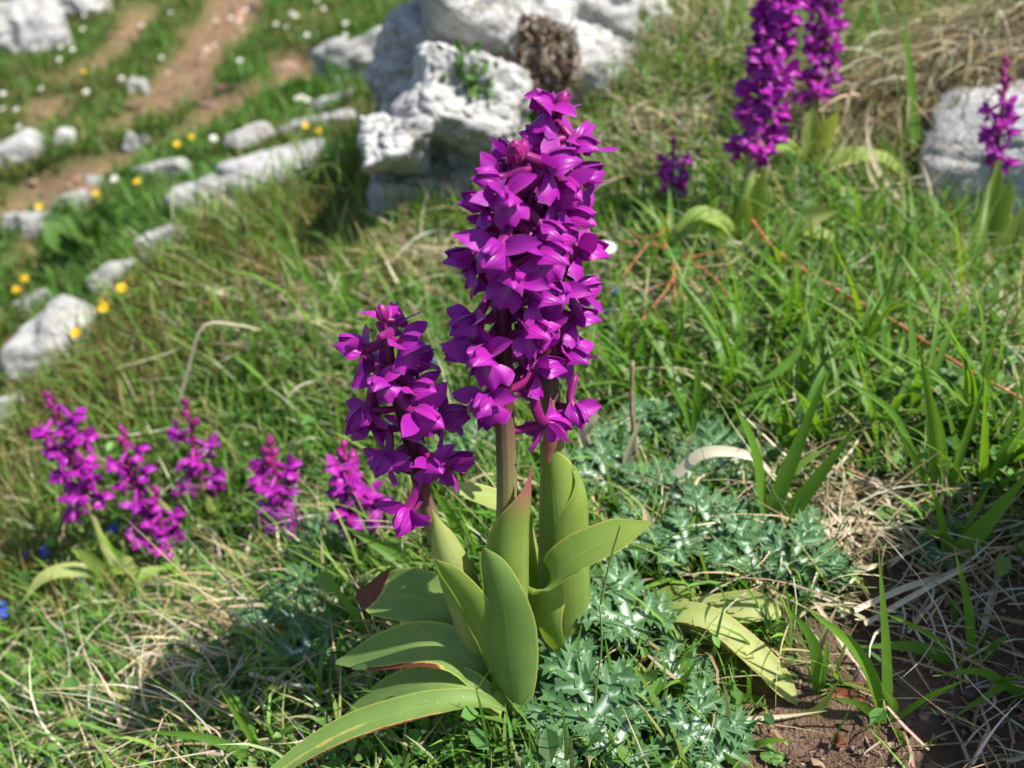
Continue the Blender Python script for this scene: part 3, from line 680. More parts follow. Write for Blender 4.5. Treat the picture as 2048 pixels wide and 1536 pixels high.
MATS = {'PETAL': M_PETAL, 'STALK': M_STALK, 'LIP': M_LIP, 'BUD': M_BUD}
SC = Matrix.Scale(MM, 4)
FLW = []
for v in range(6):
    pr = flower_parts(v); FLW.append({k: mb.xf(SC).mesh(k.strip('_'), MATS[m]) for k, (mb, m) in pr.items()})
BUDS = [bud_mb(v).xf(SC).mesh('flower_bud', M_BUD) for v in range(2)]
FAR = []
for v in range(4):
    pr = flower_parts(20 + v); a = MB()
    for k, (mb, m) in pr.items(): a.add(mb)
    FAR.append(a.xf(SC).mesh('flower', M_PETAL))

def orchid(axis, r0, r1, z0, nfl, label, detail, fs=1.2, buds=4, seed=0, group='flowering purple orchids', lean=0., dens=1.0, parts=None, droop=0., tipbud=False):
    """axis: world points base -> tip; z0: fraction of the stem where flowers start"""
    rr = random.Random(seed); base = axis[0]
    root = thing('orchid', base, label, 'orchid', group); rel = [Vector(p) - base for p in axis]
    pts = cr(rel, 26); mb = MB(); mb.tube(pts, [(r0 + (r1 - r0) * (i / 25)) * (.55 if i == 25 else 1) for i in range(26)], 10); mb.build('stem', M_STEM, root)
    ga = rr.uniform(0, 6.28)
    for k in range(nfl):
        f = k / max(1, nfl - 1); t = z0 + (1 - z0) * (f ** .96) * .985
        if tipbud: t = z0 + (1 - z0) * (.80 * (k / max(1, nfl - 2)) if k < nfl - 1 else .99)
        p = Vector([interp([q[a] for q in pts], t) for a in range(3)]); q = Vector([interp([q[a] for q in pts], min(1, t + .04)) for a in range(3)])
        T = (q - p).normalized() if (q - p).length > 1e-6 else Vector((0, 0, 1))
        ga += 2.39996 + rr.uniform(-.45, .45)
        Xd = Vector((math.cos(ga), math.sin(ga), 0)); Xd = (Xd - T * Xd.dot(T)).normalized(); Yd = T.cross(Xd)
        M = Matrix((Xd, Yd, T)).transposed().to_4x4()
        isb = k >= nfl - buds; top = sstep(.72, 1.0, f)
        s = fs * rr.uniform(.84, 1.14) * (1 - .10 * float(top)) * (.8 if isb else 1)
        pit = .02 + droop + rr.uniform(-.32, .32) + .15 * (1 - f) - (.45 * float(top) if not isb else .45 + .5 * float(top))
        L = Matrix.Translation(p) @ M @ Matrix.Rotation(pit, 4, 'Y') @ Matrix.Rotation(rr.uniform(-.5, .5), 4, 'X') @ Matrix.Scale(s, 4)
        if isb and k == nfl - 1: L = Matrix.Translation(p) @ M @ Matrix.Rotation(-.75, 4, 'Y') @ Matrix.Scale(s, 4)
        if isb: link('flower_bud', rr.choice(BUDS), root, L); continue
        if not detail: link('flower', rr.choice(FAR), root, L); continue
        V_ = rr.choice(FLW); fo = link('flower', V_['flower'], root, L)
        for kk in ('hood', 'sepal', 'sepal_', 'lip', 'spur', 'bract'): link(kk.strip('_'), V_[kk], fo)
    return root
def rel_build(mb, root, name, mat):
    b = Vector(root.location); mb.v = [tuple(Vector(p) - b) for p in mb.v]; return mb.build(name, mat, root)

Y0 = .345
# --- the tall middle plant
axA = [P(1030, 1395, Y0), P(1012, 1200, Y0), P(1014, 960, Y0 + .002), P(1004, 700, Y0 + .004), P(1014, 500, Y0 + .004), P(1034, 345, Y0 + .004)]
axA[0] = Vector((axA[0].x, axA[0].y, float(H(axA[0].x, axA[0].y)) - .004))
A = orchid(axA, .0058, .0021, .475, 30, 'tall purple orchid with brown stem and broad pointed green leaf in front', True, 1.36, 2, 5)
pxm = float((np.array(axA[2]) - CAMP) @ FW) * THX / 1024       # metres per pixel at the stem
a_ax = [P(1020, 1400, Y0), P(1010, 1250, Y0 - .002), P(1012, 1130, Y0 - .002), P(1024, 1020, Y0 - .003), P(1060, 928, Y0 - .003)]
def purple_tip(t, a): return 0.
rel_build(sheath(a_ax, [12 * pxm * 4, 52 * pxm, 50 * pxm, 44 * pxm, 34 * pxm, 4 * pxm], (.75, -.55, 0), (.50, 1.0), 1.0, pur=.95), A, 'leaf', M_LEAF)
rel_build(leaf([P(1036, 1425, Y0 - .016), P(1022, 1340, Y0 - .018), P(1010, 1230, Y0 - .019), P(984, 1140, Y0 - .017), P(966, 1093, Y0 - .016)],
    [26 * pxm, 44 * pxm, 56 * pxm, 58 * pxm, 50 * pxm, 36 * pxm, 20 * pxm, 1 * pxm], (.18, .85, .3), [.9, 1.0, .9, .8, .6], 20, 10, lambda t, a: .9 * float(sstep(.955, 1., t)) + .48 * float(sstep(.9, 1., a)) * float(sstep(.62, .85, t)), wave=.12), A, 'leaf', M_LEAFD)
# --- the plant behind it on the right
axB = [P(1128, 1290, .378), P(1118, 1100, .376), P(1106, 850, .374), P(1085, 640, .370), P(1090, 450, .368), P(1110, 258, .366)]
axB[0] = on(axB[0].x, axB[0].y, -.004)
B = orchid(axB, .0066, .0021, .445, 31, 'purple orchid whose smooth pale sheath leaves stand behind the middle stem', True, 1.36, 1, 9)
px2 = float((np.array(axB[1]) - CAMP) @ FW) * THX / 1024
rel_build(sheath([axB[0], P(1124, 1180, .376), P(1122, 1060, .375), P(1114, 950, .374), P(1100, 872, .373)], [44 * px2, 48 * px2, 48 * px2, 42 * px2, 30 * px2, 22 * px2], (-.6, -.75, 0), (.66, 1.06), 1.02), B, 'leaf', M_LEAF)
rel_build(sheath([P(1130, 1300, .376), P(1128, 1180, .374), P(1126, 1080, .373), P(1140, 1000, .372), P(1146, 925, .371)], [46 * px2, 54 * px2, 53 * px2, 46 * px2, 30 * px2, 2 * px2], (.8, -.5, 0), (.42, 1.0), .98), B, 'leaf', M_LEAF)
rel_build(leaf([P(1096, 925, .360), P(1103, 870, .358), P(1104, 800, .360)], [4 * px2, 14 * px2, 11 * px2, 3 * px2], (0, .8, .3), [.6, .9, .8], 10, 6), B, 'leaf_tip', simple('purple_brown_sheath', (.30, .09, .09), (.36, .17, .10), 200, .45, .2))
rel_build(leaf([P(1118, 1330, .355), P(1082, 1250, .350), P(1092, 1180, .346), P(1140, 1120, .345), P(1225, 1075, .344), P(1302, 1045, .345)],
    [26 * px2, 38 * px2, 40 * px2, 40 * px2, 38 * px2, 32 * px2, 3 * px2], [(.5, .6, .6), (.3, .2, .9), (-.2, -.45, .85), (-.25, -.5, .8)], [1.2, 1.1, .8, .55, .4], 24, 10,
    lambda t, a: .50 * float(sstep(.85, 1., -a)) * float(sstep(.3, .5, t)) + .3 * float(sstep(.93, 1, t))), B, 'leaf', M_LEAF)
rel_build(leaf([P(1110, 1300, .39), P(1075, 1130, .392), P(1045, 1030, .395), P(985, 1005, .398), P(930, 985, .40), P(876, 962, .403)],
    [18 * px2, 28 * px2, 32 * px2, 30 * px2, 26 * px2, 3 * px2], [(-.6, .5, .6), (-.5, .2, .8), (-.1, -.3, 1)], [.9, .7, .5], 20, 8, wave=.2), B, 'leaf', M_LEAFP)
rel_build(leaf([P(1100, 1330, .382), P(1068, 1200, .384), P(1050, 1100, .386), P(1062, 1020, .388)], [18 * px2, 24 * px2, 22 * px2, 2 * px2], (.2, -.6, .6), .6, 12, 6), B, 'leaf', M_LEAF)
# --- the shorter plant on the left
axC = [P(985, 1370, .352), P(935, 1200, .350), P(878, 1085, .348), P(846, 985, .346), P(812, 850, .345), P(786, 760, .344), P(775, 665, .344)]
axC[0] = on(axC[0].x, axC[0].y, -.004)
Cc = orchid(axC, .0054, .0016, .50, 19, 'shorter purple orchid with a single round bud on its tip', True, 1.28, 1, 13, tipbud=True)
rel_build(sheath([P(985, 1375, .352), P(938, 1220, .349), P(905, 1130, .347), P(882, 1070, .346), P(860, 1005, .345)], [34 * pxm, 42 * pxm, 40 * pxm, 32 * pxm, 20 * pxm, 2 * pxm], (.1, -.9, 0), (.45, 1.0), 1.0), Cc, 'leaf', M_LEAFP)
rel_build(leaf([P(1000, 1370, .334), P(972, 1290, .332), P(930, 1205, .330), P(890, 1150, .331), P(868, 1118, .333)], [28 * pxm, 42 * pxm, 44 * pxm, 34 * pxm, 2 * pxm], (.3, .85, .4), [1.1, 1.0, .8], 16, 10), Cc, 'leaf', M_LEAF)
def brown_tip(t, a): return .95 * float(sstep(.72, .86, t + .06 * a))
def brown_edge(t, a): return .74 * float(sstep(.45, .95, a)) * float(sstep(.25, .4, t)) * (1 - float(sstep(.86, .93, t)))
rel_build(leaf([P(1005, 1385, .346), P(930, 1270, .352), P(850, 1200, .362), P(770, 1190, .372), P(712, 1190, .380)], [22 * pxm, 46 * pxm, 60 * pxm, 62 * pxm, 50 * pxm, 10 * pxm], [(-.25, -.45, .85), (-.1, -.6, .8)], [.9, .5, .35], 18, 10, brown_tip, .12), Cc, 'leaf', M_LEAFD)
rel_build(leaf([P(1000, 1400, .338), P(930, 1315, .340), P(850, 1290, .345), P(760, 1305, .352), P(672, 1325, .360)], [22 * pxm, 44 * pxm, 50 * pxm, 48 * pxm, 38 * pxm, 4 * pxm], [(-.1, -.5, .85), (.0, -.6, .8)], [.9, .6, .35], 18, 10, lambda t, a: brown_edge(t, -a), .15), Cc, 'leaf', M_LEAFD)
rel_build(leaf([P(1005, 1420, .330), P(930, 1375, .330), P(850, 1370, .334), P(770, 1390, .340), P(700, 1420, .345)], [22 * pxm, 40 * pxm, 42 * pxm, 36 * pxm, 6 * pxm], (0, -.4, .9), [.9, .6, .4], 16, 8, lambda t, a: brown_edge(t, -a) * .8, .1), Cc, 'leaf', M_LEAFD)
rel_build(leaf([P(1010, 1420, .326), P(950, 1400, .322), P(850, 1412, .318), P(720, 1450, .314), P(620, 1500, .309), P(545, 1550, .304)], [3 * pxm, 22 * pxm, 29 * pxm, 28 * pxm, 24 * pxm, 15 * pxm], (.05, -.35, .9), [.9, .9, .8], 24, 8, lambda t, a: max(brown_edge(t, -a), .62 * float(sstep(.3, .0, abs(a + .1))) * float(sstep(.5, .6, t))), .15), A, 'leaf', M_LEAFD)
# --- leaf rosette to the right, no flower
g = G(1300, 1262); RS = thing('orchid_rosette', g, 'flowerless orchid rosette with pale strap leaves drooping onto bare soil', 'plant')
gy_ = g.y
rel_build(leaf([g, P(1345, 1232, gy_ - .004), P(1420, 1245, gy_ - .012), P(1500, 1310, gy_ - .024), P(1560, 1370, gy_ - .034), P(1598, 1412, gy_ - .040)], [10 * pxm, 30 * pxm, 38 * pxm, 44 * pxm, 36 * pxm, 3 * pxm], [(.3, -.2, .9), (.35, -.35, .85)], [.9, .8, .6], 22, 8, lambda t, a: .32 * float(sstep(.9, 1, abs(a))), .05), RS, 'leaf', M_LEAFP)
rel_build(leaf([g, P(1350, 1232, gy_ + .004), P(1430, 1222, gy_ + .004), P(1500, 1215, gy_ + .003), P(1562, 1222, gy_ + .003)], [8 * pxm, 28 * pxm, 40 * pxm, 40 * pxm, 16 * pxm], (0, -.55, .8), [.8, .6], 16, 8, None, .2), RS, 'leaf', M_LEAFP)
rel_build(leaf([g, P(1310, 1215, gy_ + .010), P(1345, 1192, gy_ + .012), P(1390, 1180, gy_ + .012)], [6 * pxm, 22 * pxm, 26 * pxm, 6 * pxm], (0, -.55, .8), .6, 12, 6, lambda t, a: .4 * float(sstep(.9, 1, t))), RS, 'leaf', M_LEAF)
rel_build(leaf([g, P(1300, 1240, gy_ - .002), P(1345, 1225, gy_ - .003), P(1378, 1215, gy_ - .003)], [6 * pxm, 16 * pxm, 16 * pxm, 3 * pxm], (0, .6, .8), .7, 10, 6), RS, 'leaf', M_LEAF)

# --- background orchids: (stem pixels base->tip, flower start, n, label, leaves [(dx px, dy px, width mm)])
BGO = [
 ([(242, 1168), (190, 1045), (150, 930), (104, 806)], .40, 22, 1.12, 4, 'purple orchid leaning away from a long arching leaf, beside blue flowers', 21, [(240, 1165, -175, 10, 5.5), (240, 1165, 50, -10, 5), (240, 1165, -60, -110, 5)], 0.),
 ([(312, 1140), (296, 1070), (268, 965), (246, 872)], .26, 17, 1.0, 4, 'thin dark stemmed purple orchid with loose flowers among other purple orchids', 22, [(310, 1140, -60, -50, 4)], 0.),
 ([(362, 1160), (345, 1110), (326, 1060), (312, 992)], .30, 12, 1.05, 2, 'low purple orchid touching the thin dark stemmed one', 23, [(360, 1160, -110, 30, 5), (360, 1160, 50, -60, 4)], 0.),
 ([(437, 1060), (415, 1000), (396, 930), (374, 818)], .42, 10, 1.15, 3, 'sparse purple orchid in front of the bent dry stalk', 24, [(437, 1058, 25, -70, 5)], 0.),
 ([(575, 1125), (568, 1060), (556, 980), (542, 895)], .30, 18, 1.12, 5, 'compact pink purple orchid among dry straw', 25, [(575, 1120, 60, -60, 5), (575, 1120, -50, -50, 5)], 0.),
 ([(765, 1150), (738, 1075), (712, 1000), (690, 910)], .34, 17, 1.12, 4, 'bright purple orchid partly hidden by the single bud orchid', 26, [(765, 1150, 30, -50, 5)], 0.),
 ([(1484, 492), (1490, 420), (1506, 300), (1528, 170), (1552, 40), (1566, -60)], .37, 52, 1.30, 4, 'large dense purple orchid with stout green stem on the grassy rise', 27, [(1484, 492, -200, 30, 8), (1484, 485, -140, -30, 8), (1490, 480, 155, -95, 9), (1490, 495, 200, 15, 8), (1478, 490, -12, -120, 7), (1492, 490, 10, -160, 8)], 0.),
 ([(1618, 342), (1626, 230), (1642, 110), (1662, -60)], .40, 26, 1.22, 4, 'slender purple orchid behind the large dense one', 28, [(1618, 340, -20, -130, 9), (1618, 340, 20, -130, 8), (1618, 340, 200, 20, 9), (1616, 338, -110, -20, 9)], 0.),
 ([(1960, 535), (1972, 440), (1990, 320), (2004, 220), (2012, 135)], .46, 20, 1.0, 9, 'half opened purple orchid with many buds before the blue grey boulder', 29, [(1955, 530, -25, -230, 8), (1960, 535, 110, -180, 7), (1960, 530, -190, -60, 9), (1960, 535, 5, -190, 9)], 0.),
 ([(1336, 458), (1340, 400), (1344, 350), (1346, 292)], .38, 14, .95, 4, 'tiny purple orchid beside large strap leaves under the boulder', 30, [(1336, 458, -60, -5, 5)], 0.),
]
for ax, z0, nf, fs, bd, lab, sd, lvs, _ in BGO:
    b = G(*ax[0]); b = on(b.x, b.y, -.003)
    pts = [b] + [P(a, c, b.y + .012 * i) for i, (a, c) in enumerate(ax[1:], 1)]
    dep = float((np.array(b) - CAMP) @ FW); th = .0028 if 'dense' not in lab else .0058
    o = orchid(pts, th, th * .45, z0, nf, lab, False, fs, bd, sd)
    if True:
        hgt = (pts[-1] - pts[0]).length
        shp = cr(pts, 12); shp = shp[:max(4, int(12 * z0) + 1)]
        rel_build(sheath(shp, [th * 1.4, th * 1.6, th * 1.5, th * 1.2, th * .3], (.4 * (-1) ** sd, -.9, 0), (.45, 1.), .95, 10, 12), o, 'leaf', M_LEAF)
    s = dep * THX / 1024
    for (bx, by, dx, dy, w) in lvs:
        b0 = b + Vector(((bx - ax[0][0]) * s, 0, .002)); up = Vector((dx * s, -.01 + random.uniform(-.02, .01), -dy * s))
        if dy > -40:      # lying leaf: rise, then droop
            c1 = b0 + up * .33 + Vector((0, 0, .018)); c2 = b0 + up * .7 + Vector((0, 0, .020)); hint = (0, -.5, .85)
        else:
            c1 = b0 + up * .35; c2 = b0 + up * .7 + Vector((0, 0, .004)); hint = (-dx * .6, -.6 * abs(dy) - 20, 20)
        w *= .001
        rel_build(leaf([b0, c1, c2, b0 + up], [w * .5, w * .95, w, w * .75, w * .06], Vector(hint).normalized(), .5, 12, 5, None, .08), o, 'leaf', M_LEAFP if random.random() < .25 else M_LEAF)

# ------------------------------------------------------------------ sea holly (spiny glaucous leaves)
def holly_mb(v):
    r = random.Random(900 + v); mb = MB()
    def lobe(p, ang, L, w, z, lvl):
        k = 4 if lvl == 0 else 3; d = Vector((math.cos(ang), math.sin(ang), 0)); s_ = Vector((-d.y, d.x, 0)); b = len(mb.v)
        tilt = r.uniform(-.15, .30) + (.1 if lvl else 0); cz = lambda t: z + tilt * L * t - .20 * L * t * t
        cen = []
        for i in range(k + 1):
            t = i / k; q = p + d * L * t + s_ * (.05 * L * math.sin(3 * t + v)); q.z = cz(t); cen.append(q)
            wd = w * (1 - .62 * t) * (.8 if i == 0 else 1)
            for sg in (-1, 0, 1):
                qq = q + s_ * wd * sg; qq.z += abs(sg) * wd * .38
                mb.v.append(tuple(qq)); mb.uv.append(((1. - .25 * t if lvl == 0 else .80 - .35 * t) if sg == 0 else .28, t, 0)); mb.a.append(0)
        for i in range(k):
            a = b + i * 3
            mb.f += [(a, a + 3, a + 4, a + 1), (a + 1, a + 4, a + 5, a + 2)]
            for sg, o0, o1 in ((-1, 0, 3), (1, 2, 5)):
                if lvl == 0 and i == 0: continue
                if r.random() < .12: continue
                m_ = Vector(mb.v[a + o0]).lerp(Vector(mb.v[a + o1]), .62) + s_ * sg * w * r.uniform(.8, 1.5) + d * L * r.uniform(.10, .26); m_.z += w * r.uniform(.2, .7)
                mb.v.append(tuple(m_)); mb.uv.append((.02, 1, 0)); mb.a.append(0)
                mb.f.append((a + o0, a + o1, len(mb.v) - 1) if sg > 0 else (a + o1, a + o0, len(mb.v) - 1))
        a = b + k * 3; tip = cen[-1] + d * L * .30; tip.z += .02 * L
        mb.v.append(tuple(tip)); mb.uv.append((.03, 1, 0)); mb.a.append(0); ti = len(mb.v) - 1
        mb.f += [(a, ti, a + 1), (a + 1, ti, a + 2)]
        if lvl < 1:
            for t in (.40, .72):
                for sg in (-1, 1):
                    q = p + d * L * t; q.z = cz(t)
                    lobe(q, ang + sg * R(r.uniform(36, 58)), L * r.uniform(.36, .46) * (1.15 - .35 * (t > .6)), w * .80, q.z + .0004, lvl + 1)
    for ang, L in ((0, 1.), (R(66), .95), (R(-66), .95), (R(128), .5), (R(-128), .5)):
        lobe(Vector((0, 0, 0)), math.pi / 2 + ang + r.uniform(-.15, .15), L * r.uniform(.9, 1.1) * 23.0 * MM, 2.9 * MM, 0, 0)
    mb.tube(cr([(0, 0, -.0002), (0, -.008, -.004), (0, -.014, -.016)], 5), [.0008] * 5, 6)
    k = len(mb.uv) - sum(1 for _ in range(0)); 
    return mb
HOL = [holly_mb(v).mesh('leaf', M_HOLLY) for v in range(6)]
HG = 'spiny sea holly rosettes'
HP = [ # px, py, leaf size scale, list of leaf (dx px, dy px, lift m, yaw deg, tilt deg toward camera, size), label
 (1250, 1345, 'large white veined spiny rosette in front of the pale sheathed stem', [(5, -45, .018, 0, 28, 1.25), (-120, -40, .014, 40, 40, 1.0), (-95, 20, .010, 100, 30, .95), (85, 20, .008, -80, 25, .8)]),
 (1190, 1500, 'spiny rosette with a grey white rib beside the round scalloped leaf', [(0, -30, .012, 30, 35, 1.25), (30, 30, .008, -40, 30, 1.2), (-70, 35, .006, 100, 25, .9)]),
 (1395, 1520, 'spiny leaves sprouting beside the bare crumbly soil', [(-5, -10, .012, -10, 45, .95), (20, 35, .006, -60, 30, .9)]),
 (1425, 1110, 'spiny rosette between dry straw and drooping strap leaf', [(-10, -15, .014, 20, 35, 1.05), (-60, 10, .010, 80, 30, .9), (50, 20, .010, -50, 30, .9)]),
 (1505, 1180, 'pair of bright spiny leaves above the drooping strap leaf', [(0, -20, .012, 10, 40, 1.1), (75, -10, .012, -25, 45, 1.15), (110, 15, .006, -80, 30, .8)]),
 (1255, 1140, 'small spiny leaf cluster against the channelled leaf', [(0, -10, .012, 0, 40, .9), (-30, 20, .006, 60, 30, .7)]),
 (1205, 1010, 'spiny rosette touching the pale sheath with broad white veins', [(-5, -10, .016, -10, 45, 1.15), (20, -70, .016, 10, 40, 1.0), (50, 20, .01, -70, 30, .9)]),
 (1430, 970, 'spiny rosette under the arching dry blade', [(0, -15, .014, 0, 42, 1.1), (45, 0, .010, -60, 35, .9), (-60, 15, .008, 60, 30, .9)]),
 (1305, 900, 'spiny rosette behind the upright dead stem', [(-10, -10, .012, 10, 40, 1.0), (40, 0, .010, -50, 35, 1.0), (-50, 10, .008, 60, 35, .95)]),
 (1340, 1020, 'spiny leaves half hidden at the foot of the dead stem', [(0, 0, .008, -20, 35, .9), (-40, -20, .01, 40, 40, .9)]),
 (660, 1135, 'frosted spiny rosette beside the bright purple orchid', [(-10, -15, .012, 20, 35, 1.1), (40, 10, .008, -60, 30, 1.0), (-50, 15, .006, 80, 30, .9)]),
 (590, 1240, 'shaded spiny rosette at the end of the browned leaves', [(0, -10, .010, 0, 30, 1.1), (50, 15, .008, -60, 30, 1.0), (-40, 20, .006, 70, 30, 1.0), (20, 50, .006, 150, 25, .9)]),
 (620, 1330, 'dark spiny rosette beneath the browned orchid leaf', [(0, 0, .008, 20, 30, 1.0), (40, 20, .006, -70, 30, .9)]),
 (960, 940, 'shaded spiny leaves glimpsed between the two front stems', [(-10, 0, .012, 0, 40, 1.1), (-50, -10, .010, 50, 35, 1.0), (30, 10, .008, -40, 35, 1.0)]),
 (1545, 1085, 'spiny rosette at the foot of the two wide grass blades', [(0, 0, .008, 0, 35, .95), (40, 15, .006, -50, 30, .9)]),
 (1910, 1115, 'small spiny leaf lying under the wide grass blade', [(0, 0, .006, -30, 30, .7), (-30, 10, .006, 50, 30, .6)]),
]
def rotm(yaw, tilt, tz=0):
    return Matrix.Rotation(R(tilt), 4, 'X') @ Matrix.Rotation(R(yaw), 4, 'Z')
hi = 0
for px, py, lab, lv in HP:
    g = G(px, py); root = thing('sea_holly', g, lab, 'sea holly', HG)
    s = float((np.array(g) - CAMP) @ FW) * THX / 1024
    for dx, dy, lift, yaw, tilt, sz in lv:
        q = Vector((dx * s, -dy * s * .9, 0)); q.z = float(H(g.x + q.x, g.y + q.y)) - g.z + lift
        link('leaf', HOL[hi % 6], root, Matrix.Translation(q) @ rotm(yaw, tilt) @ Matrix.Rotation(R(random.uniform(-12, 12)), 4, 'Y') @ Matrix.Scale(sz, 4)); hi += 1
    mb = MB(); mb.tube([(0, 0, -.006), (0, .001, .004)], [.002, .0012], 6); mb.build('crown', M_GSTEM, root)

# ------------------------------------------------------------------ broad grass tufts, each blade a part
def tuft(base_px, bl, label, group='broad bladed grass tufts', dried=0., mat=None, name='grass_tuft', cat='grass tuft'):
    """bl: list of ([pixels along the blade after the base], half width px, depth drift m)"""
    g = G(*base_px); root = thing(name, g, label, cat, group)
    for b, hw, dY in bl:
        s = float((np.array(g) - CAMP) @ FW) * THX / 1024; m_ = len(b); st = P(*b[0], g.y) if len(b[0]) == 2 else None
        base = Vector((st.x, g.y, g.z - .004)) if abs(b[0][1] - base_px[1]) < 40 else P(*b[0], g.y)
        pts = [base] + [P(a, c, g.y + dY * (i / (m_ - 1))) for i, (a, c) in enumerate(b[1:], 1)]
        hx = random.uniform(-.5, .5)
        mb = leaf(pts, [hw * s * .7, hw * s, hw * s * .85, hw * s * .5, hw * s * .03], (hx, -1, .45), random.uniform(.3, .6), 12, 4, lambda t, a: max(dried, .7 * float(sstep(.96, 1, t))))
        rel_build(mb, root, 'blade', mat or M_BLADE)
    return root
tuft((1525, 1072), [([(1520, 1070), (1580, 930), (1655, 740)], 17, .0), ([(1532, 1090), (1600, 1000), (1718, 845)], 20, -.01), ([(1528, 1030), (1510, 900), (1462, 795)], 12, .01), ([(1535, 1060), (1570, 960), (1660, 890)], 13, .02), ([(1545, 1085), (1580, 1045), (1615, 1025)], 12, -.005)], 'tuft with two very wide upright green blades beside the spiny leaves')
tuft((1420, 900), [([(1410, 905), (1500, 845), (1640, 770), (1808, 620)], 16, .03), ([(1440, 900), (1560, 800), (1700, 690)], 12, .03), ([(1430, 880), (1510, 790), (1600, 700), (1680, 590)], 11, .04), ([(1400, 900), (1370, 820), (1330, 760)], 9, .0), ([(1390, 880), (1395, 770), (1388, 720)], 9, .0)], 'tuft of long blades sweeping low toward the red runner')
tuft((1775, 1440), [([(1778, 1440), (1772, 1300), (1757, 1096)], 12, .005), ([(1778, 1440), (1720, 1310), (1608, 1212)], 15, .01), ([(1772, 1440), (1850, 1395), (1935, 1358)], 11, -.012), ([(1782, 1440), (1790, 1410), (1766, 1375)], 8, .0), ([(1780, 1440), (1800, 1470), (1812, 1500)], 9, -.02), ([(1775, 1435), (1720, 1410), (1660, 1395)], 9, -.005)], 'seedling grass on dark soil with one tall straight blade')
tuft((1955, 1335), [([(1950, 1335), (1935, 1210), (1908, 1095)], 9, .0), ([(1950, 1335), (1860, 1270), (1772, 1228)], 8, .005), ([(1950, 1335), (1840, 1295), (1715, 1293)], 15, .0), ([(1955, 1338), (1990, 1290), (2020, 1270)], 9, .0)], 'shaded grass seedling with a blade bent back over dark soil')
tuft((2080, 1400), [([(2075, 1390), (1970, 1345), (1865, 1352)], 10, -.01), ([(2080, 1400), (2020, 1370), (1960, 1400), (1900, 1440)], 10, -.015), ([(2085, 1420), (2040, 1440), (1995, 1450)], 8, -.01)], 'grass reaching in flat over the dark soil')
tuft((1640, 1385), [([(1640, 1385), (1628, 1290), (1575, 1214)], 13, .0), ([(1640, 1385), (1650, 1320), (1655, 1280)], 9, .0)], 'folded dark green blades beside the tip of the drooping leaf')
tuft((1600, 1430), [([(1545, 1425), (1590, 1438), (1640, 1415), (1678, 1360)], 14, -.005), ([(1590, 1440), (1560, 1490), (1552, 1515)], 8, -.01)], 'yellow green blade curled like a hook under the drooping leaf', mat=M_LEAF)
tuft((1440, 1400), [([(1560, 1400), (1480, 1395), (1395, 1405)], 10, .0), ([(1395, 1405), (1350, 1380), (1325, 1368)], 12, .0)], 'pale green blade lying flat beneath the rosette leaf')
tuft((1885, 1010), [([(1880, 1010), (1865, 850), (1838, 685)], 13, .01), ([(1890, 1010), (1880, 880), (1856, 770)], 14, .01), ([(1895, 1010), (1920, 930), (1880, 770)], 10, .02), ([(1885, 1010), (1930, 880), (1990, 690)], 9, .0), ([(1875, 1000), (1800, 850), (1740, 790), (1668, 755)], 8, .0), ([(1880, 1000), (1830, 920), (1790, 850)], 8, -.01)], 'upright tuft of pointed blades beyond the dry straw mat')
tuft((1905, 1130), [([(1880, 1140), (1960, 1060), (2070, 930)], 20, -.01), ([(1900, 1120), (1880, 1030), (1850, 950)], 8, .0), ([(1905, 1120), (1930, 1060), (1985, 960)], 9, .01), ([(1950, 1110), (1900, 1085), (1845, 1055)], 10, .0)], 'tuft with one very wide blade slanting beside the lobed leaf')
tuft((1845, 392), [([(1842, 392), (1824, 210), (1806, 10)], 15, .01), ([(1836, 392), (1812, 260), (1790, 110)], 9, .01), ([(1852, 392), (1872, 290), (1928, 175)], 11, .01), ([(1846, 395), (1800, 330), (1750, 270)], 10, -.01), ([(1846, 398), (1815, 370), (1760, 330)], 9, -.01)], 'tall sword bladed tuft beside the blue grey boulder')
tuft((950, 1125), [([(955, 1125), (915, 1055), (858, 960)], 15, .01), ([(945, 1130), (900, 1110), (840, 1095)], 8, .0)], 'bright green blade crossing between the single bud orchid and brown stem')
tuft((880, 1165), [([(880, 1165), (780, 1105), (685, 1050)], 16, .02), ([(870, 1170), (800, 1160), (735, 1110)], 11, .01)], 'broad blades pointing away behind the browned leaf')
tuft((760, 1290), [([(760, 1290), (705, 1220), (640, 1140)], 12, .01), ([(755, 1290), (720, 1250), (690, 1190)], 9, .01), ([(765, 1295), (690, 1300), (610, 1330)], 8, .0)], 'dark blades shaded by the browned orchid leaves')
tuft((540, 1525), [([(545, 1530), (420, 1478), (275, 1462)], 11, .0), ([(540, 1525), (480, 1440), (440, 1380)], 7, .0), ([(545, 1525), (560, 1470), (620, 1440)], 7, .0)], 'tuft with one pale blade lying across short turf')
tuft((990, 1460), [([(1003, 1462), (992, 1390), (986, 1318)], 10, .0), ([(1005, 1470), (985, 1430), (950, 1415)], 6, -.003), ([(995, 1470), (970, 1500), (990, 1440)], 6, -.003)], 'short blade standing at the foot of the broad pointed leaf')
tuft((1250, 790), [([(1245, 800), (1215, 700), (1168, 590)], 8, .0), ([(1250, 790), (1255, 680), (1225, 500)], 9, .02), ([(1240, 800), (1185, 740), (1150, 690)], 9, .0), ([(1260, 790), (1275, 710), (1300, 620)], 8, .01), ([(1265, 800), (1330, 740), (1345, 660)], 8, .01), ([(1240, 800), (1230, 760), (1160, 640)], 9, .01), ([(1270, 790), (1290, 740), (1282, 640)], 7, .01)], 'dense fresh tuft just behind the tall flower spikes')
tuft((1400, 690), [([(1400, 700), (1420, 620), (1470, 520)], 8, .01), ([(1400, 690), (1390, 620), (1360, 560)], 8, .01), ([(1410, 700), (1460, 640), (1500, 560)], 9, .01), ([(1420, 700), (1490, 650), (1550, 640)], 7, .0)], 'fresh tuft beside the reddish tangled stems')
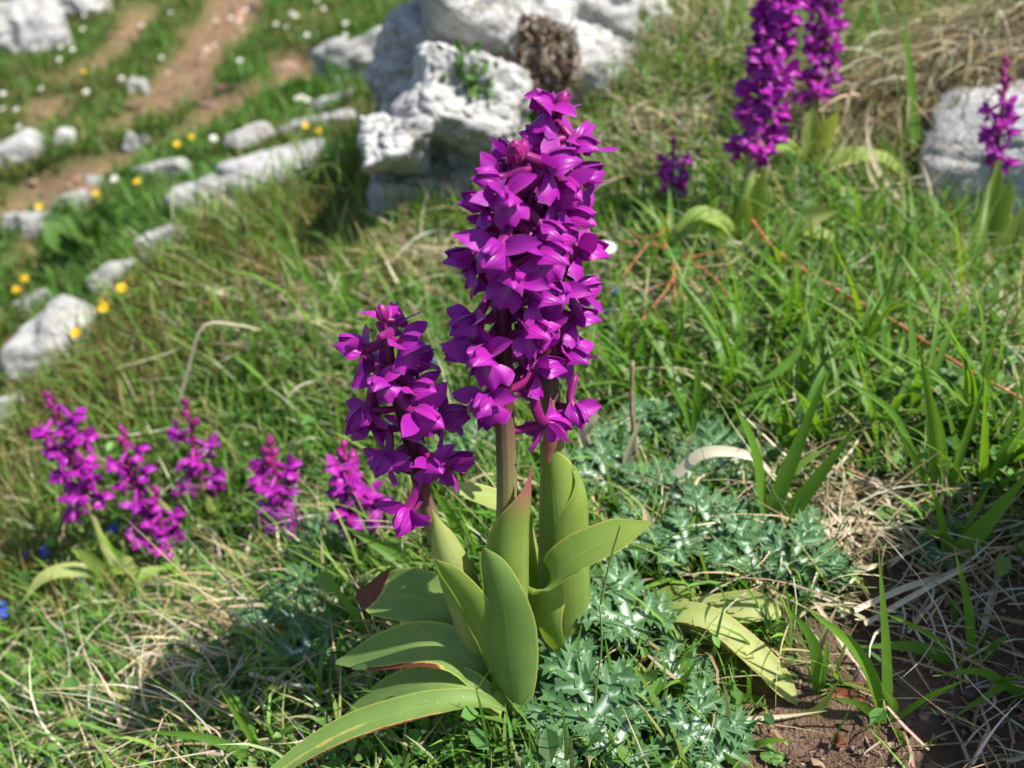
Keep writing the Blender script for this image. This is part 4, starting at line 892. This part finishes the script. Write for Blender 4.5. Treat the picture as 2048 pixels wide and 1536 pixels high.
tuft((1660, 600), [([(1660, 600), (1670, 520), (1672, 420)], 9, .0), ([(1655, 600), (1620, 560), (1560, 500)], 6, .0), ([(1665, 600), (1700, 560), (1760, 530)], 6, .0)], 'single upright blade tuft near the red runner', )
tuft((700, 640), [([(700, 640), (620, 560), (560, 540)], 9, .02), ([(705, 640), (720, 540), (760, 480)], 8, .02), ([(700, 645), (650, 600), (560, 470), (490, 420)], 7, .03), ([(710, 640), (790, 600), (840, 560)], 8, .01), ([(700, 640), (690, 560), (660, 500)], 9, .01), ([(690, 650), (600, 640), (500, 660)], 7, .0)], 'loose blurred tuft on the slope below the boulder')
tuft((520, 800), [([(520, 800), (505, 720), (520, 640)], 9, .01), ([(515, 805), (470, 780), (430, 770)], 7, .0), ([(525, 800), (570, 720), (590, 650)], 8, .01)], 'narrow tuft beside the bent dry stalk')
tuft((1500, 650), [([(1500, 655), (1540, 590), (1590, 480)], 7, .02), ([(1510, 655), (1570, 620), (1640, 590)], 7, .0), ([(1495, 655), (1470, 600), (1420, 560)], 7, .01)], 'slender tuft growing over the red runner')
tuft((1990, 850), [([(1990, 850), (1975, 750), (2000, 640)], 8, .0), ([(1995, 850), (2040, 780), (2080, 720)], 8, .0), ([(1985, 855), (1930, 800), (1900, 760)], 7, .0)], 'slender tuft among the small rounded leaves at the slope edge')
ANCH = [(1010, 1420, 'the foot of the broad pointed leaf'), (1250, 1345, 'the large white veined spiny rosette'), (1190, 1500, 'the round scalloped leaf'), (1300, 900, 'the upright dead stem'),
    (1470, 1180, 'the drooping strap leaf'), (1525, 1070, 'the two wide upright blades'), (1690, 830, 'the ribbed trefoil leaf'), (1690, 1050, 'the dry straw mat'), (1700, 668, 'the red runner'), (1900, 800, 'the end of the red runner'),
    (1484, 490, 'the large dense orchid'), (1336, 458, 'the tiny orchid'), (1960, 535, 'the blue grey boulder'), (1845, 392, 'the sword bladed tuft'), (1330, 620, 'the tangled reddish stems'), (1775, 1440, 'the seedling with a straight blade'),
    (1955, 1335, 'the shaded bent back seedling'), (2010, 1090, 'the lobed fresh leaf'), (1890, 1000, 'the upright pointed blades'), (720, 1190, 'the browned leaf tip'), (600, 1500, 'the lowest long leaf'), (575, 1120, 'the compact orchid'),
    (437, 1060, 'the sparse orchid'), (340, 1150, 'the low touching orchids'), (242, 1168, 'the leaning orchid'), (400, 655, 'the bent dry stalk'), (112, 690, 'the long pale slab'), (880, 460, 'the foot of the boulder'), (700, 640, 'the loose blurred tuft'),
    (20, 1235, 'the blue flowers'), (840, 980, 'the single bud orchid'), (300, 1470, 'the pale lying blade'), (1640, 1385, 'the folded dark blades')]
def near_to(px, py): return min(ANCH, key=lambda q: (q[0] - px) ** 2 + (q[1] - py) ** 2)[2]
# randomly grown companions that fill the meadow between the named tufts
RT = [(1120, 640), (1360, 780), (1480, 780), (1580, 900), (1660, 880), (1760, 900), (1800, 560), (1930, 600), (1880, 480), (1290, 600), (1420, 470), (1560, 560), (1720, 480), (1730, 700),
      (830, 620), (640, 760), (740, 760), (560, 560), (450, 640), (620, 900), (480, 930), (840, 900), (820, 760), (690, 560), (420, 1240), (300, 1260), (640, 1400), (760, 1480), (150, 1300), (420, 1080), (80, 1180), (60, 960), (520, 1060),
      (1060, 1500), (900, 1500), (1140, 1380), (1330, 1400), (1480, 1480), (1290, 820), (1390, 860), (1970, 1000), (2020, 930), (1700, 760), (1820, 640), (1560, 720), (1620, 690), (1480, 700), (1350, 700), (1640, 830), (1560, 820), (1780, 780), (1900, 690), (1240, 700), (1330, 540), (1600, 650), (1840, 840), (1930, 880), (1450, 820)]
for k, (a, b) in enumerate(RT):
    g = G(a, b); root = thing('grass_tuft', g, 'small loose tuft of green blades near ' + near_to(a, b), 'grass tuft', 'small meadow grass tufts')
    big = a > 1150 and 450 < b < 1100
    for j in range(random.randint(4, 7) + (3 if big else 0)):
        L = random.uniform(.028, .062) * (1.75 if big else 1 if b < 1150 else .7); az = random.uniform(0, 6.28); sp = random.uniform(.15, 1.0)
        e = Vector((math.cos(az) * sp, math.sin(az) * sp, 1)).normalized()
        q0 = Vector((random.uniform(-.004, .004), random.uniform(-.004, .004), -.003)); q2 = q0 + e * L + Vector((math.cos(az), math.sin(az), -.7)) * L * random.uniform(0, .4)
        hw = random.uniform(.0012, .0026) * (1.5 if big else 1)
        leaf([q0, q0 + e * L * .5, q2], [hw * .7, hw, hw * .8, hw * .4, hw * .03], (-math.cos(az), -math.sin(az), .5), .5, 8, 3, lambda t, a: .7 * float(sstep(.93, 1, t))).build('blade', M_BLADE, root)

# ------------------------------------------------------------------ dry blades, stalks, runners, roots
def strand(name, pxs, hw, label, cat, mat, flat=True, group=None, dYs=None, lift=.004, rad=None):
    pts = []
    for i, q in enumerate(pxs):
        if len(q) == 3: pts.append(P(*q))
        else:
            g = G(*q); pts.append(g + Vector((0, 0, lift)))
    b = pts[0].copy(); s = float((np.array(b) - CAMP) @ FW) * THX / 1024; o = link(name, None)
    bpy.data.objects.remove(o)
    rel = [p - b for p in pts]
    if flat: mb = leaf(rel, [hw * s * .8, hw * s, hw * s * .9, hw * s * .5, hw * s * .05], (.1, -.8, .6), .5, 16, 4, None, .1)
    else:
        mb = MB(); n = 18; mb.tube(cr(rel, n), [hw * s * (1 - .35 * i / n) * random.uniform(.88, 1.1) for i in range(n)], 7)
    o = mb.build(name, mat); o.location = b; return tag(o, label, cat, group)
yb = lambda px, py: G(px, py).y
y1 = yb(1440, 1010); strand('bleached_straw', [(1350, 950, y1), (1410, 905, y1), (1500, 912, y1 - .003), (1560, 960, y1 - .008)], 12, 'cream dry blade arched like a bow over spiny leaves', 'dry blade', M_STRAW)
y1 = yb(1200, 960); strand('bleached_straw', [(1192, 825, y1), (1168, 860, y1), (1180, 915, y1 - .003), (1210, 965, y1 - .006)], 14, 'curled white dry blade hanging beside the pale sheath', 'dry blade', M_STRAW)
strand('bleached_straw', [(1110, 838, y1), (1150, 828, y1), (1192, 824, y1)], 10, 'cream dry blade joining the curled white one behind the sheath', 'dry blade', M_STRAW)
y1 = yb(1268, 965); strand('withered_weed', [(1272, 965, y1), (1269, 880, y1), (1262, 800, y1), (1265, 722, y1)], 6, 'thin brown dead stem standing upright among the spiny leaves', 'stem', M_TWIG, False)
y1 = yb(1250, 980); strand('dead_leaf', [(1248, 940, y1), (1262, 890, y1 - .002), (1282, 835, y1 - .002)], 8, 'shrivelled pale leaf clinging to the dead stem', 'dead leaf', M_STRAW)
y1 = yb(1310, 1100); strand('withered_weed', [(1318, 1130, y1), (1300, 1060, y1), (1285, 1010, y1)], 16, 'papery brown husk behind the tip of the channelled leaf', 'dead stem', M_STRAW)
strand('runner', [(1490, 490), (1540, 560), (1610, 612), (1700, 668), (1790, 722), (1880, 790), (1960, 840), (2060, 900)], 3.8, 'long orange red runner stem trailing across the turf', 'runner', M_RED, False, lift=.026)
for k, pl in enumerate([[(1250, 630), (1300, 570), (1330, 560), (1370, 590)], [(1300, 720), (1325, 640), (1330, 560), (1345, 520)], [(1270, 660), (1340, 640), (1420, 650)], [(1330, 690), (1360, 620), (1430, 580)], [(1260, 560), (1330, 590), (1400, 640), (1440, 700)], [(1250, 520), (1275, 545), (1330, 540)]]):
    strand('red_stem', [(a + random.uniform(-22, 22), b + random.uniform(-16, 16)) for a, b in pl], 1.9, 'thin reddish stem in the tangle behind the flower spikes', 'stem', M_RED, False, 'tangled thin reddish stems', lift=.034)
y1 = yb(340, 860); strand('dry_stalk', [(335, 870, y1), (370, 760, y1), (405, 655, y1), (470, 650, y1 + .01), (520, 660, y1 + .02)], 3.4, 'tall dry stalk bent at a sharp angle behind the sparse orchid', 'stalk', M_STRAW, False)
y1 = yb(470, 640); strand('dry_stalk', [(412, 580, y1), (480, 600, y1), (560, 628, y1 + .01)], 6, 'short dry stalk lying slanted on the blurred slope', 'stalk', M_STRAW, False)
y1 = yb(1780, 400); strand('bleached_straw', [(1800, 400, y1), (1755, 340, y1), (1735, 270, y1), (1738, 212, y1)], 6, 'white dry blade curving up beside the sword bladed tuft', 'dry blade', M_STRAW)
y1 = yb(1770, 410); strand('bleached_straw', [(1780, 405, y1), (1745, 360, y1), (1728, 310, y1)], 5, 'shorter white dry blade curving beside the longer one', 'dry blade', M_STRAW)
for pl, hw in [([(1640, 1000), (1632, 1050), (1655, 1100)], 9), ([(1655, 1005), (1670, 1050), (1680, 1095)], 5), ([(1650, 1015), (1720, 1040), (1765, 1060)], 7), ([(1620, 1090), (1680, 1075), (1760, 1085)], 8), ([(1600, 1110), (1690, 1100), (1780, 1115)], 6), ([(1740, 995), (1760, 1030), (1775, 1060)], 8), ([(1670, 1170), (1720, 1160), (1775, 1145)], 8), ([(1760, 850), (1790, 900), (1815, 950)], 6), ([(1930, 640), (1985, 655), (2048, 680)], 6), ([(1985, 640), (2020, 660), (2060, 690)], 5), ([(1830, 1095), (1930, 1060), (2030, 1010)], 6), ([(1700, 1260), (1800, 1215), (1900, 1180), (2000, 1100)], 7), ([(1720, 1290), (1850, 1215), (1960, 1160)], 6), ([(1810, 1290), (1850, 1240), (1900, 1200)], 5), ([(1960, 1280), (1985, 1190), (2025, 1100)], 9), ([(1620, 1240), (1660, 1300), (1690, 1350), (1725, 1385)], 5), ([(1590, 1190), (1660, 1215), (1720, 1225)], 5), ([(1430, 1460), (1540, 1455), (1650, 1442)], 5), ([(1840, 560), (1900, 590), (1960, 600)], 4), ([(1950, 800), (2000, 810), (2048, 780)], 4), ([(1870, 950), (1930, 955), (1990, 950)], 5), ([(1330, 800), (1400, 770), (1450, 790)], 7), ([(1400, 730), (1405, 760), (1400, 790)], 6)]:
    strand('straw', pl, hw, 'flat bleached straw lying near ' + near_to(*pl[1]), 'straw', M_STRAW, True, 'bleached straws among the tufts', lift=random.uniform(.004, .014))
for pl, hw in [([(505, 1365), (580, 1385), (650, 1395)], 7), ([(380, 1310), (420, 1303), (455, 1302)], 10), ([(690, 1382), (760, 1395), (805, 1415)], 4), ([(750, 1480), (800, 1500), (860, 1515)], 9), ([(395, 1520), (450, 1528), (520, 1530)], 9), ([(150, 1395), (180, 1410), (210, 1425)], 9), ([(100, 1345), (130, 1370), (160, 1400)], 6), ([(45, 1280), (130, 1310), (250, 1360)], 4), ([(440, 1280), (480, 1270), (530, 1262)], 5), ([(0, 1400), (20, 1408), (35, 1415)], 7), ([(470, 1430), (500, 1445), (530, 1465)], 6), ([(560, 1350), (600, 1380), (640, 1420)], 5), ([(620, 1450), (650, 1410), (670, 1380)], 6), ([(925, 1440), (950, 1470), (970, 1510)], 7), ([(85, 1060), (75, 1090), (95, 1070)], 6)]:
    strand('dead_stalk', pl, hw * .8, 'short pale dead stalk lying in turf near ' + near_to(*pl[1]), 'dead stalk', M_STRAW, False, 'dead stalks in the short turf', lift=.006)
for k in range(26):
    a, b = random.uniform(1700, 2060), random.uniform(1330, 1550); an = random.uniform(0, 3.14); l = random.uniform(40, 140)
    pl = [(a + math.cos(an) * l * f + random.uniform(-14, 14), b + math.sin(an) * l * f * .6 + random.uniform(-14, 14)) for f in (-.5, -.15, .15, .5)]
    strand('root', pl, random.uniform(1.2, 2.6), 'thin wiry root lying on bare soil near ' + near_to(*pl[1]), 'root', M_ROOT, False, 'wiry roots on the dark soil', lift=.002)
for (a, b, c, d) in [(1655, 1395, 1750, 1425), (1665, 1490, 1690, 1510), (1740, 1395, 1700, 1380), (1930, 1500, 1990, 1515)]:
    strand('fallen_leaf', [(a, b), ((a + c) / 2, (b + d) / 2 - 4), (c, d)], 12, 'rust brown fallen leaf scrap on dark soil', 'fallen leaf', simple('rust_leaf%d' % a, (.30, .08, .03), (.18, .07, .03), 150, .6, .1), True, 'rust brown leaf scraps', lift=.004)
for k, pl in enumerate([[(1200, 1215), (1218, 1130), (1242, 1046)], [(1010, 1290), (1000, 1200), (1004, 1120)], [(1180, 1480), (1192, 1380), (1203, 1290), (1200, 1210)]]):
    if k == 1: continue
    y1 = .33 if k == 0 else .325
    strand('grass_culm', [(a, b, y1) for a, b in pl], 2.6, ['thin dark grass culm crossing the channelled leaf', '', 'thin dark grass culm rising through the large white veined rosette'][k], 'grass culm', M_GSTEM, False)

# ------------------------------------------------------------------ small lobed herb leaves
def herb_mb(v, lobes=5, deep=.22):
    r = random.Random(v); rows, uvs = [], []; n = 48
    for i in range(6):
        t = i / 5; row, uv = [], []
        for k in range(n + 1):
            th = -math.pi * .93 + 2 * math.pi * .93 * k / n; lo = abs(math.cos(th * lobes / 2 / .93 * .5 * 2 / 2))
            te = abs(math.sin(th * lobes * 2.5)); rr = (1 - deep * (1 - lo)) * (1 - .09 * te * t) * (.85 + .15 * math.cos(th))
            z = .10 * t * lo + .05 * t * t * math.sin(3 * th + v) - .12 * t * t
            row.append(Vector((math.sin(th) * rr * t, math.cos(th) * rr * t, z))); uv.append((lo ** 6 * (1 - .4 * t), t, 0))
        rows.append(row); uvs.append(uv)
    mb = MB(); mb.grid(rows, uvs); return mb
HB = [herb_mb(1), herb_mb(2, 3, .4), herb_mb(3, 7, .25)]
HBM = [h.mesh('leaf', M_HERB) for h in HB]
for px, py, lab, lv in [
    (1270, 1450, 'round scalloped bright green leaf beside the spiny rosettes', [(0, -15, .010, 10, .012, 2), (55, 30, .006, -60, .008, 0), (-15, 60, .006, 70, .008, 2)]),
    (2010, 1090, 'lobed fresh green leaf at the foot of the very wide blade', [(0, -15, .012, -20, .012, 2), (-55, 20, .008, 50, .009, 0), (25, 35, .006, -60, .01, 2)]),
    (1690, 830, 'ribbed trefoil leaf under the sweeping grass blades', [(0, -10, .010, 10, .014, 1), (40, 5, .008, -70, .011, 1), (-35, 5, .008, 80, .011, 1)]),
    (1820, 1050, 'low crinkled herb at the edge of the straw mat', [(0, 0, .008, 10, .010, 0), (40, -10, .008, -60, .009, 2), (-40, 10, .006, 60, .010, 0)]),
    (900, 1440, 'small clover like herb before the lowest long leaf', [(0, -20, .012, 0, .006, 1), (5, 15, .008, 60, .006, 1), (-15, 40, .006, -60, .006, 0)]),
    (1900, 770, 'mat of rounded herb leaves near the red runner', [(0, 0, .008, 0, .012, 0), (50, -30, .008, 60, .012, 0), (-50, 20, .006, -50, .011, 2), (90, 30, .006, 20, .011, 0)]),
    (1540, 1525, 'tiny lobed seedling on crumbly soil', [(0, 0, .004, 0, .006, 2), (20, 10, .003, 90, .005, 2)]),
    (1110, 1510, 'pale lobed herb leaf under the lowest spiny rosette', [(0, 0, .006, 30, .010, 2), (-35, 15, .005, -60, .008, 0)]),
    (250, 1470, 'low rounded herb in the short turf', [(0, 0, .006, 0, .008, 0), (30, 10, .006, 90, .008, 0), (-40, 0, .005, 30, .007, 1)]),
    (1660, 700, 'small round leaved herb beside the red runner', [(0, 0, .008, 0, .010, 0), (-45, 5, .006, 60, .010, 0), (30, 20, .006, -40, .009, 1)]),
    (1470, 560, 'dark rounded herb beneath the strap leaves', [(0, 0, .008, 0, .011, 0), (-35, 5, .006, 60, .010, 1), (40, 10, .006, -40, .010, 0)])]:
    g = G(px, py); root = thing('herb', g, lab, 'herb', 'low leafy herbs'); s = float((np.array(g) - CAMP) @ FW) * THX / 1024
    for dx, dy, lift, yaw, sz, v in lv:
        q = Vector((dx * s, -dy * s * .8, lift))
        link('leaf', HBM[v], root, Matrix.Translation(q) @ rotm(yaw, 22) @ Matrix.Scale(sz, 4))
        mb = MB(); mb.tube([(0, 0, -.004), q * .5 + Vector((0, 0, .001)), q], [.0006] * 3, 5); mb.build('stalk', M_GSTEM, root)

# ------------------------------------------------------------------ small flowers
def disc_flower(npet, L, Wd, name):
    a = MB()
    for k in range(npet):
        an = 2 * math.pi * k / npet
        a.add(petal(L, Wd, (0, 0, 0), (math.cos(an), math.sin(an), .25), (0, 0, 1), .2, -.3, nl=3, nw=2))
    return a
def tiny(name, px, py, label, cat, group, mat, r, h, npet=5, discm=None, face=(0, -.6, .8)):
    g = G(px, py + (20 if h > .02 else 4)); root = thing(name, g, label, cat, group)
    key = (name, r); top = Vector((random.uniform(-.003, .003), -.002, h))
    if key not in CACHE:
        CACHE[key] = (disc_flower(npet, r, r * (1.0 if npet < 9 else .45), name).mesh('petals', mat),)
    q = (Vector(face) + Vector((random.uniform(-.3, .3), random.uniform(-.2, .2), 0))).to_track_quat('Z', 'Y').to_matrix().to_4x4()
    link('petals', CACHE[key][0], root, Matrix.Translation(top) @ q)
    if discm:
        if key + (1,) not in CACHE:
            m = MB(); m.tube([(0, 0, 0), (0, 0, r * .12), (0, 0, r * .2)], [r * .36, r * .34, r * .15], 8); CACHE[key + (1,)] = m.mesh('disc', discm)
        link('disc', CACHE[key + (1,)], root, Matrix.Translation(top) @ q)
    mb = MB(); mb.tube([(0, 0, -.004), top * .5, top], [max(.0006, r * .07)] * 3, 5); mb.build('stalk', M_GSTEM, root)
CACHE = {}
gd = G(1215, 640); droot = thing('daisy', gd, 'white daisy on a thin stalk beside the flower spikes', 'daisy')
dt = P(1214, 497, gd.y) - gd; dq = Vector((.05, -.35, .9)).to_track_quat('Z', 'Y').to_matrix().to_4x4()
link('petals', disc_flower(15, .0085, .0036, 'petals').mesh('petals', M_WHITE), droot, Matrix.Translation(dt) @ dq)
mb = MB(); mb.tube([(0, 0, 0), (0, 0, .001), (0, 0, .0018)], [.0028, .0026, .001], 10); link('disc', mb.mesh('disc', M_YEL), droot, Matrix.Translation(dt) @ dq)
mb = MB(); mb.tube(cr([(0, 0, -.004), dt * .5 + Vector((.003, 0, 0)), dt], 6), [.0007] * 6, 6); mb.build('stalk', M_GSTEM, droot)
c1 = lambda a, b: (a / 2.695, b / 2.695); c2 = lambda a, b: (a / 2.695, b / 2.695 + 350)
for a, b in [(930, 70), (1300, 115), (1550, 155), (1495, 140), (1575, 80), (1600, 95), (1715, 5), (1750, 55), (775, 140), (200, 265), (345, 260), (410, 275), (240, 490), (40, 520), (30, 600), (105, 605), (125, 705), (475, 510), (670, 435), (1300, 340), (1170, 250), (1160, 780), (1255, 100), (1870, 210), (1660, 200), (330, 330), (880, 320), (565, 35), (470, 85), (455, 160), (1335, 55), (1870, 140), (640, 1000), (1640, 555), (1665, 570), (1615, 560)]:
    tiny('white_flower', *c1(a, b), 'tiny white flower dotting the green turf of the far slope', 'flower', 'white flowers on the far slope', M_WHITE, .0085, .035, 8, M_YEL)
for a, b in [(975, 810), (1725, 745), (530, 1080), (230, 1145), (465, 400), (760, 1015), (1660, 715), (1045, 770)]:
    tiny('yellow_flower', *c1(a, b), 'single small yellow flower on the far slope', 'flower', 'single yellow flowers', M_YEL, .008, .035, 6)
for a, b in [(160, 585), (110, 645), (735, 600)]:
    tiny('yellow_flower', *c2(a, b), 'single small yellow flower on the far slope', 'flower', 'single yellow flowers', M_YEL, .008, .03, 6)
for a, b in [(685, 695), (565, 710), (545, 770), (495, 830), (450, 880), (435, 935), (580, 800), (515, 775), (585, 705), (560, 765), (470, 835), (440, 900)]:
    tiny('yellow_flower', *c2(a, b), 'bright yellow flower in the spray beside the long pale slab', 'flower', 'spray of yellow flowers by the slab', M_YEL, .0065, .03, 6)
for k, (a, b) in enumerate([(229, 1078), (63, 1126), (99, 1124), (181, 1158), (20, 1235), (2, 1023), (182, 1170), (24, 1248), (868, 742), (1302, 604), (1225, 606), (1212, 650)]):
    tiny('blue_flower', a, b, 'small deep blue flower low in turf near ' + near_to(a, b), 'flower', 'small blue flowers', M_BLUE, .0055 if k < 8 else .0045, .014, 5)
# buds next to the tuft
tiny('yellow_flower', 1175, 715, 'pale yellow bud beside the flower spikes', 'flower', None, M_YEL, .003, .02, 5)

# ------------------------------------------------------------------ plants on the boulder, shrub below the terraces
def on_rock(px, py):
    dg = bpy.context.evaluated_depsgraph_get(); d = Vector(ray(px, py)).normalized()
    hit, loc, nrm, idx, ob, _ = S.ray_cast(dg, Vector(CAMP) + d * .62, d); return loc, nrm
bpy.context.view_layer.update()
b0, bn = on_rock(945, 165)
sh = thing('rock_plant', b0, 'small green succulent plant growing from a boulder crevice', 'plant')
lm = petal(.012, .007, (0, 0, 0), (0, 0, 1), (0, -1, 0), .4, .5, nl=4, nw=3).mesh('leaf', M_HERB)
for k in range(60):
    q = Vector((random.gauss(0, .014), random.uniform(-.016, .0), random.uniform(-.028, .034)))
    link('leaf', lm, sh, Matrix.Translation(q) @ Euler((random.uniform(-.3, 1.5), random.uniform(-1, 1), random.uniform(0, 6.28))).to_matrix().to_4x4() @ Matrix.Scale(random.uniform(.7, 1.25), 4))
b1, bn = on_rock(1070, 120)
n = 2600; uu = rng.normal(0, 1, (n, 3)); uu /= np.linalg.norm(uu, axis=1)[:, None]; uu[:, 1] = -np.abs(uu[:, 1])
pp_ = np.array(b1) + uu * np.array([.050, .030, .046]) * rng.uniform(.5, 1, (n, 1)) + np.array([0, .006, 0])
c0 = pal([(.30, .25, .19), (.42, .37, .30), (.22, .16, .11), (.16, .12, .08)], n)
blades('dead_moss', pp_, rng.gamma(5, .0026, n), U(.003, .006, n), U(0, 6.283, n), rng.normal(0, .9, n), U(-1, 2, n), c0, c0, M_DRY, 3, 'dead brown mossy clump clinging to the boulder face')
# leafy glaucous plant below terraces
g = G(175, 490); bu = thing('leafy_plant', g, 'dark leafy plant with glaucous leaves between white rock and ridge', 'plant')
lm = petal(.055, .028, (0, 0, 0), (0, 0, 1), (0, -1, 0), .4, .9, nl=5, nw=3).mesh('leaf', M_HOLLY if False else M_HERB)
for k in range(46):
    an = random.uniform(0, 6.28); rr = random.uniform(.0, .08); q = Vector((math.cos(an) * rr, math.sin(an) * rr * .7, -.005 + .05 * random.random()))
    link('leaf', lm, bu, Matrix.Translation(q) @ Matrix.Rotation(an, 4, 'Z') @ Matrix.Rotation(random.uniform(.2, 1.2), 4, 'Y') @ Matrix.Scale(random.uniform(.6, 1.2), 4))
# hay hanging over the right boulder and an unseen boulder added past the right edge to cast shade
n = 7000; cx = G(1900, 60)
a_ = U(0, 1, n); pb = np.array([P(1700 + 360 * q, 130 - 70 * q, 1.02 + .05 * q) for q in a_[:1]]);
px_ = U(1640, 2200, n); py_ = 250 - (px_ - 1640) * .42 + rng.normal(0, 55, n)
pp_ = np.array([np.array(P(a, b, 1.0 + .0001 * (a - 1640))) for a, b in zip(px_, py_)]); pp_[:, 1] += rng.normal(.03, .03, n)
gz = H(pp_[:, 0], pp_[:, 1]); pp_[:, 2] = np.minimum(np.maximum(gz, pp_[:, 2] - .02), gz + .10)
c0 = pal(STRAWS + [(.20, .17, .07), (.15, .17, .05)], n)
blades('hanging_hay', pp_, rng.gamma(6, .012, n), U(.0008, .002, n), rng.normal(R(215), .7, n), R(30) * rng.random(n) + .1, U(.5, 2.2, n), c0 * .8, c0, M_DRY, 5, 'long dry hay drooping over the top of the blue grey boulder', lat=rng.normal(0, .7, n))
c = on(.345, .30); rock('boulder', [lump(c + Vector((0, 0, .055)), (.070, .11, .118), (0, R(-8), R(15)), seed=77, sub=5, rough=.12)], 'unseen grey boulder added to shade the bare soil beside the straw', 'boulder')
